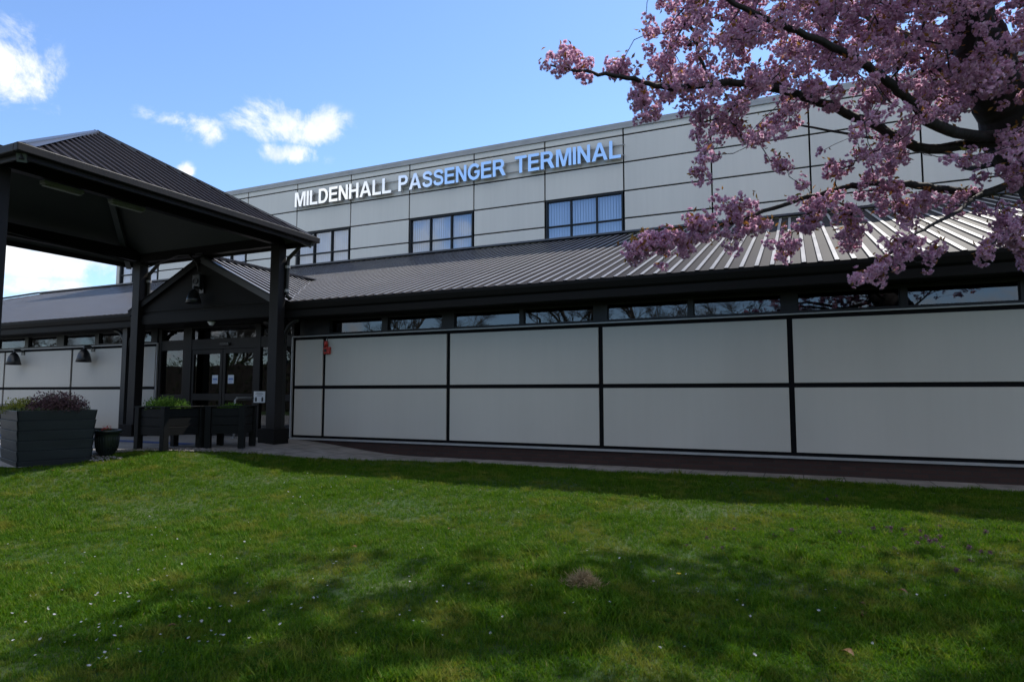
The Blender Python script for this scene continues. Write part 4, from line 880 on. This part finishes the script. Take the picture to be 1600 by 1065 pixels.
    for _ in range(len(C)):
        dd = np.where(used, 1e9, dist); i = int(dd.argmin()); used[i] = True; s = near[i]; p0 = nodes[s]; p1 = C[i]; L = dist[i]
        n = max(2, int(L / .10)); newp = []; newi = []; prev = s; side = RNG.normal(0, .12 * L, 3); side[2] -= .10 * L
        for k in range(1, n + 1):
            f = k / n; q = p0 + (p1 - p0) * f + side * math.sin(math.pi * f) * .8 + (RNG.normal(0, .008, 3) if k < n else 0)
            nodes.append(q); parent.append(prev); rmin.append(.0022); prev = len(nodes) - 1; newp.append(q); newi.append(prev)
        tips.append(prev); upd(None, newp, newi)
    # pipe model radii
    n = len(nodes); acc = np.zeros(n); kids = np.zeros(n, int)
    rad = np.zeros(n); 
    for i in range(n - 1, -1, -1):
        r = max(rmin[i], (acc[i]) ** (1 / 2.5) if acc[i] > 0 else .0026); r = min(r, rmin[i] if rmin[i] > .01 else .022); rad[i] = r
        if parent[i] >= 0: acc[parent[i]] += r ** 2.5
    nodes_a = [np.asarray(q) for q in nodes]
    tubes_from_graph(nodes_a, parent, rad, 'trunk', M['bark'], t, base, seg=14, rmin=.04)
    tubes_from_graph(nodes_a, parent, rad, 'branches', M['bark'], t, base, seg=6, rmin=0, rmax=.04)
    # blossom: each cluster a ball of double flowers
    petal = np.array([(0, 0, 0), (.55, .36, .16), (1.0, 0, .30), (.55, -.36, .16)])
    def flower(npet=15):
        out = []
        for k in range(npet):
            a_ = 2 * math.pi * k * .382 + RNG.uniform(-.2, .2); lay = k / npet; tilt = R(8 + 62 * lay); ln = .024 * (1 - .35 * lay)
            P = petal * ln; x, z = P[:, 0] * math.cos(tilt) - P[:, 2] * math.sin(tilt), P[:, 0] * math.sin(tilt) + P[:, 2] * math.cos(tilt)
            out.append(np.stack([x * math.cos(a_) - P[:, 1] * math.sin(a_), x * math.sin(a_) + P[:, 1] * math.cos(a_), z], 1))
        return np.array(out).reshape(-1, 3)
    variants = []
    for _ in range(8):
        fl = []; nf = random.randint(13, 18)
        for k in range(nf):
            d = RNG.normal(size=3); d[2] = d[2] * .8 - .25; d /= np.linalg.norm(d); r = RNG.uniform(.022, .052)
            q = Vector(d).to_track_quat('Z', 'Y').to_matrix(); F_ = flower() @ np.array(q).T + d * r; fl.append(F_)
        variants.append(np.concatenate(fl))
    pos = [nodes_a[i] for i in tips if random.random() > .17]; extra = []
    for i in tips:                                        # a few more clusters back along the twig
        for _ in range(2):
            p = parent[i]
            for _k in range(random.randint(1, 3)):
                if parent[p] > 0 and rad[p] < .014: p = parent[p]
            if rad[p] < .014 and random.random() < .5: extra.append(nodes_a[p] + RNG.normal(0, .035, 3))
    pos = np.array(pos + extra); VV = []
    for p in pos:
        v = variants[random.randrange(8)]; a_ = random.random() * 6.28; s_ = random.uniform(.75, 1.2); s_ *= 1.6 if p[2] > 6.2 else 1; Rz = np.array([[math.cos(a_), -math.sin(a_), 0], [math.sin(a_), math.cos(a_), 0], [0, 0, 1]])  # high unseen clusters enlarged for a denser lawn shadow
        VV.append((v @ Rz.T) * s_ + p)
    VV = np.concatenate(VV); fast_mesh('blossom', VV, np.arange(len(VV)).reshape(-1, 4), M['petal'], t, base)
    LP = []
    for p in pos:
        for _ in range(random.choice((1, 2, 3, 5))): LP.append(p + RNG.normal(0, .03, 3) + (0, 0, .02))
    leaves_mesh('young_leaves', np.array(LP), .05, M['bronze'], t, base, shape=np.array([(0, 0, 0), (.5, .2, .1), (1, 0, -.1), (.5, -.2, .1)]))
    print('cherry clusters', len(pos), 'petal quads', len(VV) // 4, 'nodes', n)
cherry()

# ------------------------------------------------------------------ bare trees and hedge behind the photographer (seen in the glass)
def bare_tree(seed):
    rng = random.Random(seed); V = []
    nodes = []; parent = []; rad = []
    def grow(p, d, L, r, lvl, par):
        n = 5
        for k in range(n):
            d = (d + Vector((rng.gauss(0, .10), rng.gauss(0, .10), rng.gauss(.03, .06)))).normalized(); p = p + d * L / n; nodes.append(np.array(p)); parent.append(par); rad.append(max(.006, r * (1 - .45 * (k + 1) / n))); par = len(nodes) - 1
            if lvl < 5 and k >= (1 if lvl else 2):
                for _ in range(1 if lvl < 3 else 2):
                    ax = Vector((rng.gauss(0, 1), rng.gauss(0, 1), rng.gauss(0, .4))).normalized(); nd = (d + ax * rng.uniform(.6, 1.0)).normalized()
                    if rng.random() < .85: grow(p, nd, L * rng.uniform(.5, .72), r * .5, lvl + 1, par)
    nodes.append(np.array((0, 0, -.1))); parent.append(-1); rad.append(.28); grow(Vector((0, 0, -.1)), Vector((0, 0, 1)), 5.0, .28, 0, 0)
    return nodes, parent, rad
def background_trees():
    protos = []
    for s_ in (3, 8):
        n_, p_, r_ = bare_tree(s_); t = thing('bare_tree', 'x', 'tree', (0, 0, 0), 'bare trees reflected in the glass')
        tubes_from_graph(n_, p_, r_, 'trunk', M['bark2'], t, (0, 0, 0), seg=8, rmin=.05); tubes_from_graph(n_, p_, r_, 'branches', M['bark2'], t, (0, 0, 0), seg=3, rmax=.05); protos.append(t)
    sp = [(-66, -15), (-60, -20), (-54, -14), (-48, -18), (-43, -13), (-38, -17), (-33, -13), (-28, -18), (-23, -14), (-18, -19), (-13, -14), (-8, -18), (-3, -14), (3, -18)]
    for i, (x, y) in enumerate(sp):
        o = protos[i] if i < 2 else copy_tree(protos[i % 2]); o.location = (x, y, -.45); o.rotation_euler.z = i * 1.3; o.scale = (1, 1, .85 + .1 * (i % 4))
        o['label'] = 'tall bare leafless tree across the lawn, mirrored in the windows'
    P = np.stack([RNG.uniform(-75, 12, 32000), RNG.uniform(-10.6, -9.4, 32000), RNG.uniform(-.4, 1.7, 32000)], 1); P[:, 2] = -.4 + (P[:, 2] + .4) * 1.9; P[:, 2] *= 1 + .08 * np.sin(P[:, 0] * 1.3)
    h = thing('hedge', 'long clipped dark hedge across the lawn, mirrored in the entrance glass', 'hedge', (-10, -10, -.4)); leaves_mesh('foliage', P, .22, M['hedge'], h, (-10, -10, -.4)); k = MB(); k.box(-75, 12, -10.4, -9.7, -.5, 3.1); k.build('branches', M['soil'], h)  # solid dark core box added to stop brightness through the hedge gaps
background_trees()

# ------------------------------------------------------------------ lawn
def grass():
    tc = bpy.data.collections.new('grass_tufts')
    for k in range(6):
        V = []; F = []; nb = 13
        for i in range(nb):
            a = random.random() * 6.28; r = abs(random.gauss(0, .028)); x, y = r * math.cos(a), r * math.sin(a); h = random.uniform(.025, .058) * (1.2 if random.random() < .12 else 1); w = random.uniform(.0016, .0028); b = random.random() * 6.28; ln = random.uniform(.2, .9) * h
            dx, dy = math.cos(b), math.sin(b); q = len(V)
            for f, ww in ((0, 1), (.5, .85)):
                cx_, cy_, cz = x + dx * ln * f * f, y + dy * ln * f * f, h * f
                V += [(cx_ - dy * w * ww, cy_ + dx * w * ww, cz), (cx_ + dy * w * ww, cy_ - dx * w * ww, cz)]
            V.append((x + dx * ln, y + dy * ln, h * .95)); F += [(q, q + 1, q + 3, q + 2)]; F += [(q + 2, q + 3, q + 4)]
        me = bpy.data.meshes.new('tuft'); me.from_pydata(V, [], F); me.materials.append(M['grass']); me.update(); o = bpy.data.objects.new('tuft', me); tc.objects.link(o)
    V = []; F = []                                           # clover-like low weeds
    for i in range(16):
        a = random.random() * 6.28; q_ = random.uniform(0, .045); x, y, h = q_ * math.cos(a), q_ * math.sin(a), random.uniform(.012, .03); b = random.random() * 6.28; l_ = random.uniform(.008, .014)
        for t in range(3):
            e = b + t * 2.09; k = len(V); V += [(x, y, h), (x + l_ * .7 * math.cos(e - .45), y + l_ * .7 * math.sin(e - .45), h + .004), (x + l_ * math.cos(e), y + l_ * math.sin(e), h + .003), (x + l_ * .7 * math.cos(e + .45), y + l_ * .7 * math.sin(e + .45), h + .004)]; F.append((k, k + 1, k + 2, k + 3))
    me = bpy.data.meshes.new('tuft'); me.from_pydata(V, [], F); me.materials.append(M['clover']); me.update(); tc.objects.link(bpy.data.objects.new('tuft', me))
    pts = []; sc = []
    def hn(x, y): return .5 + .25 * math.sin(1.9 * x + 1.3 * math.sin(1.1 * y)) + .25 * math.sin(2.7 * y + 1.7 * math.sin(.8 * x + 2))
    d = 2.4
    while d < 13.5:
        st = .030 if d < 5 else (.036 if d < 7.5 else .046); half = .93 * d + 1.0; xs = np.arange(-half, half, st)
        for x in xs:
            xx = x + random.uniform(-st, st) * .9; dd = d + random.uniform(-st, st) * .9; wx, wy = CW(xx, dd)
            if wy > 11.35 or not lawn_inside(wx, wy): 
                continue
            pts.append((wx, wy, gz(wx, wy) - .004)); e = 1.3 if wy > 10.9 else 1
            cl = math.sin(wx * 5.3 + 2 * math.sin(wy * 3.1)) * math.sin(wy * 6.1 + 1.7 * math.sin(wx * 2.3)); sc.append((.74 + .55 * hn(wx, wy)) * random.uniform(.7, 1.3) * e * (1.45 if cl > .80 else (.7 if cl < -.78 else 1)))
        d += st
    me = bpy.data.meshes.new('grass'); me.vertices.add(len(pts)); me.vertices.foreach_set('co', np.array(pts, np.float32).ravel()); at = me.attributes.new('sc', 'FLOAT', 'POINT'); at.data.foreach_set('value', np.array(sc, np.float32)); me.update()
    o = bpy.data.objects.new('grass', me); COL.objects.link(o); tag(o, 'short mown green lawn grass with yellowish patches', 'grass', kind='stuff'); me.materials.append(M['grass'])
    ng = bpy.data.node_groups.new('scatter', 'GeometryNodeTree'); ng.interface.new_socket('Geometry', in_out='INPUT', socket_type='NodeSocketGeometry'); ng.interface.new_socket('Geometry', in_out='OUTPUT', socket_type='NodeSocketGeometry')
    n, l = ng.nodes, ng.links; gi, go = n.new('NodeGroupInput'), n.new('NodeGroupOutput'); ip = n.new('GeometryNodeInstanceOnPoints'); ci = n.new('GeometryNodeCollectionInfo'); ci.inputs['Collection'].default_value = tc; ci.inputs['Separate Children'].default_value = True; ci.inputs['Reset Children'].default_value = True
    rv = n.new('FunctionNodeRandomValue'); rv.data_type = 'FLOAT_VECTOR'; rv.inputs[0].default_value = (-.15, -.15, 0); rv.inputs[1].default_value = (.15, .15, 6.283)
    na = n.new('GeometryNodeInputNamedAttribute'); na.data_type = 'FLOAT'; na.inputs[0].default_value = 'sc'
    mp = n.new('GeometryNodeMeshToPoints'); l.new(gi.outputs[0], mp.inputs[0]); l.new(mp.outputs[0], ip.inputs['Points']); l.new(ci.outputs[0], ip.inputs['Instance']); ip.inputs['Pick Instance'].default_value = True
    l.new(rv.outputs[0], ip.inputs['Rotation']); l.new(na.outputs[0], ip.inputs['Scale']); l.new(ip.outputs[0], go.inputs[0])
    md = o.modifiers.new('scatter', 'NODES'); md.node_group = ng; print('tufts', len(pts))
grass()
def on_lawn(px, py):
    r = ray(px, py); z = -.3
    for _ in range(6): k = (z - EYE) / r.z; x, y = r.x * k, r.y * k; z = gz(x, y)
    return x, y, z
def small_lawn_things():
    # daisy prototype
    def flowerhead(name, label, cat, group, npet, rl, hgt, pm, centre=True):
        t = thing(name, label, cat, (0, 0, 0), group); V = []; 
        for k in range(npet):
            a = 2 * math.pi * k / npet; w = math.pi / npet * .8
            V += [(0, 0, hgt), (rl * .7 * math.cos(a - w), rl * .7 * math.sin(a - w), hgt + .004), (rl * math.cos(a), rl * math.sin(a), hgt + .006), (rl * .7 * math.cos(a + w), rl * .7 * math.sin(a + w), hgt + .004)]
        fast_mesh('petals', V, np.arange(len(V)).reshape(-1, 4), pm, t)
        b = MB(); b.tube([(0, 0, 0), (.003, 0, hgt)], .0013, 4); b.build('stem', M['box_leaf'], t)
        if centre: b = MB(); b.lathe([(0, .008), (.004, .007), (.006, .002), (.0, 0)], (0, 0, hgt), 8); b.build('flower_centre', M['yellow'], t)
        return t
    d0 = flowerhead('daisy', 'tiny white daisy scattered on the lawn', 'flower', 'white daisies scattered over the lawn', 10, .0115, .042, M['daisy'], False); first = True; n = 0
    rr = random.Random(5)
    while n < 230:
        u = rr.random()
        if u < .62: px, py = rr.gauss(230, 190), rr.gauss(945, 70)
        elif u < .75: px, py = rr.gauss(620, 180), rr.gauss(900, 80)
        elif u < .85: px, py = rr.gauss(520, 60), rr.gauss(765, 12)
        else: px, py = rr.uniform(800, 1600), rr.gauss(950, 60)
        if not (0 < px < 1600 and 735 < py < 1060): continue
        x, y, z = on_lawn(px, py)
        if not lawn_inside(x, y): continue
        o = d0 if first else copy_tree(d0); first = False; o.location = (x, y, z); o.rotation_euler = (rr.gauss(0, .4), rr.gauss(0, .4), rr.random() * 6); s_ = rr.uniform(.6, 1.15); o.scale = (s_,) * 3; n += 1
    # purple dead-nettle prototype
    t = thing('purple_wildflower', 'small purple-topped wildflower among the grass at the right', 'flower', (0, 0, 0), 'purple wildflowers at the right of the lawn')
    P = np.stack([RNG.normal(0, .010, 60), RNG.normal(0, .010, 60), RNG.uniform(.055, .095, 60)], 1); leaves_mesh('flower_head', P, .018, M['purple'], t)
    P = np.stack([RNG.normal(0, .016, 40), RNG.normal(0, .016, 40), RNG.uniform(.01, .06, 40)], 1); leaves_mesh('leaves', P, .022, M['greymat'], t); b = MB(); b.tube([(0, 0, 0), (0, .003, .08)], .002, 4); b.build('stem', M['hedge'], t)
    first = True
    pp = [(1385, 828), (1392, 830), (1400, 838), (1410, 833), (1430, 842), (1440, 835), (1448, 845), (1455, 848), (1462, 850), (1470, 852), (1475, 838), (1505, 840), (1515, 862), (1516, 880), (1458, 878), (1330, 842), (1312, 838), (1365, 832), (1237, 834), (1210, 843), (1186, 828), (1147, 831), (1105, 845), (1073, 855), (1115, 858), (1128, 860), (1104, 828), (1292, 785), (1308, 779), (1420, 802), (1469, 800), (1350, 862), (1548, 868), (1495, 897), (1252, 874), (1266, 816)]
    for px, py in pp + [(rr.gauss(1445, 40), rr.gauss(845, 10)) for _ in range(26)]:
        x, y, z = on_lawn(px, py); o = t if first else copy_tree(t); first = False; o.location = (x, y, z - .03); o.rotation_euler.z = rr.random() * 6; s_ = rr.uniform(.5, 1.0); o.scale = (s_,) * 3
    x, y, z = on_lawn(1061, 906); o = flowerhead('dandelion', 'single yellow dandelion open on the lawn right of the dry clump', 'flower', None, 26, .022, .05, M['yellow'], False); o.location = (x, y, z)
    # dry clump
    x, y, z = on_lawn(911, 916); n = 1500; a = RNG.uniform(0, 6.283, n); r = np.abs(RNG.normal(0, .5, n)).clip(0, 1); P = np.stack([x + np.cos(a) * r * .17, y + np.sin(a) * r * .12, z + .015 + .085 * (1 - r) * RNG.random(n)], 1)
    tag(leaves_mesh('dry_grass_clump', P, .075, M['straw'], None, (x, y, z), shape=np.array([(0, 0, 0), (.5, .035, .1), (1, 0, 0), (.5, -.035, .1)])), 'tangled clump of dry brown grass lying on the lawn', 'grass clump')
    lf = [(553, 859, .10, 'curled brown leaf lying left of the middle of the lawn'), (1347, 950, .10, 'dark brown leaf standing upright in the grass at the right'), (1352, 966, .13, 'larger dark dead leaf flat on the grass at the right'), (702, 830, .07, 'small brown leaf in the sunny centre of the lawn'), (592, 790, .07, 'small brown leaf near the sunlit top of the lawn'), (1410, 930, .12, 'curled dead leaf near the right edge of the lawn'), (1325, 1028, .14, 'pale bent dead leaf at the shaded bottom right'), (82, 733, .09, 'reddish dead leaf against the foot of the board planter'), (268, 985, .10, 'orange dead leaf in the shaded grass at the lower left'), (466, 740, .06, 'tiny dead leaf at the left edge of the sunny lawn')]
    for px, py, s_, lab in lf:
        s_ *= .62; x, y, z = on_lawn(px, py); b = MB(); cv = []
        for i in range(6):
            f = i / 5; w = math.sin(math.pi * min(1, f * .9 + .08)) * .28; cv += [(f - .5, -w, .12 * math.sin(f * 3) + w * .5), (f - .5, 0, .12 * math.sin(f * 3)), (f - .5, w, .12 * math.sin(f * 3) + w * .6)]
        b.add([(x + (p[0] * math.cos(px) - p[1] * math.sin(px)) * s_, y + (p[0] * math.sin(px) + p[1] * math.cos(px)) * s_, z + .03 + p[2] * s_) for p in cv], [(3 * i + j, 3 * i + j + 3, 3 * i + j + 4, 3 * i + j + 1) for i in range(5) for j in (0, 1)])
        tag(b.build('fallen_leaf', M['deadleaf'], base=(x, y, z), smooth=True), lab, 'leaf', 'dead leaves on the lawn')
small_lawn_things()
for o in bpy.data.objects:
    if '_base' in o: del o['_base']
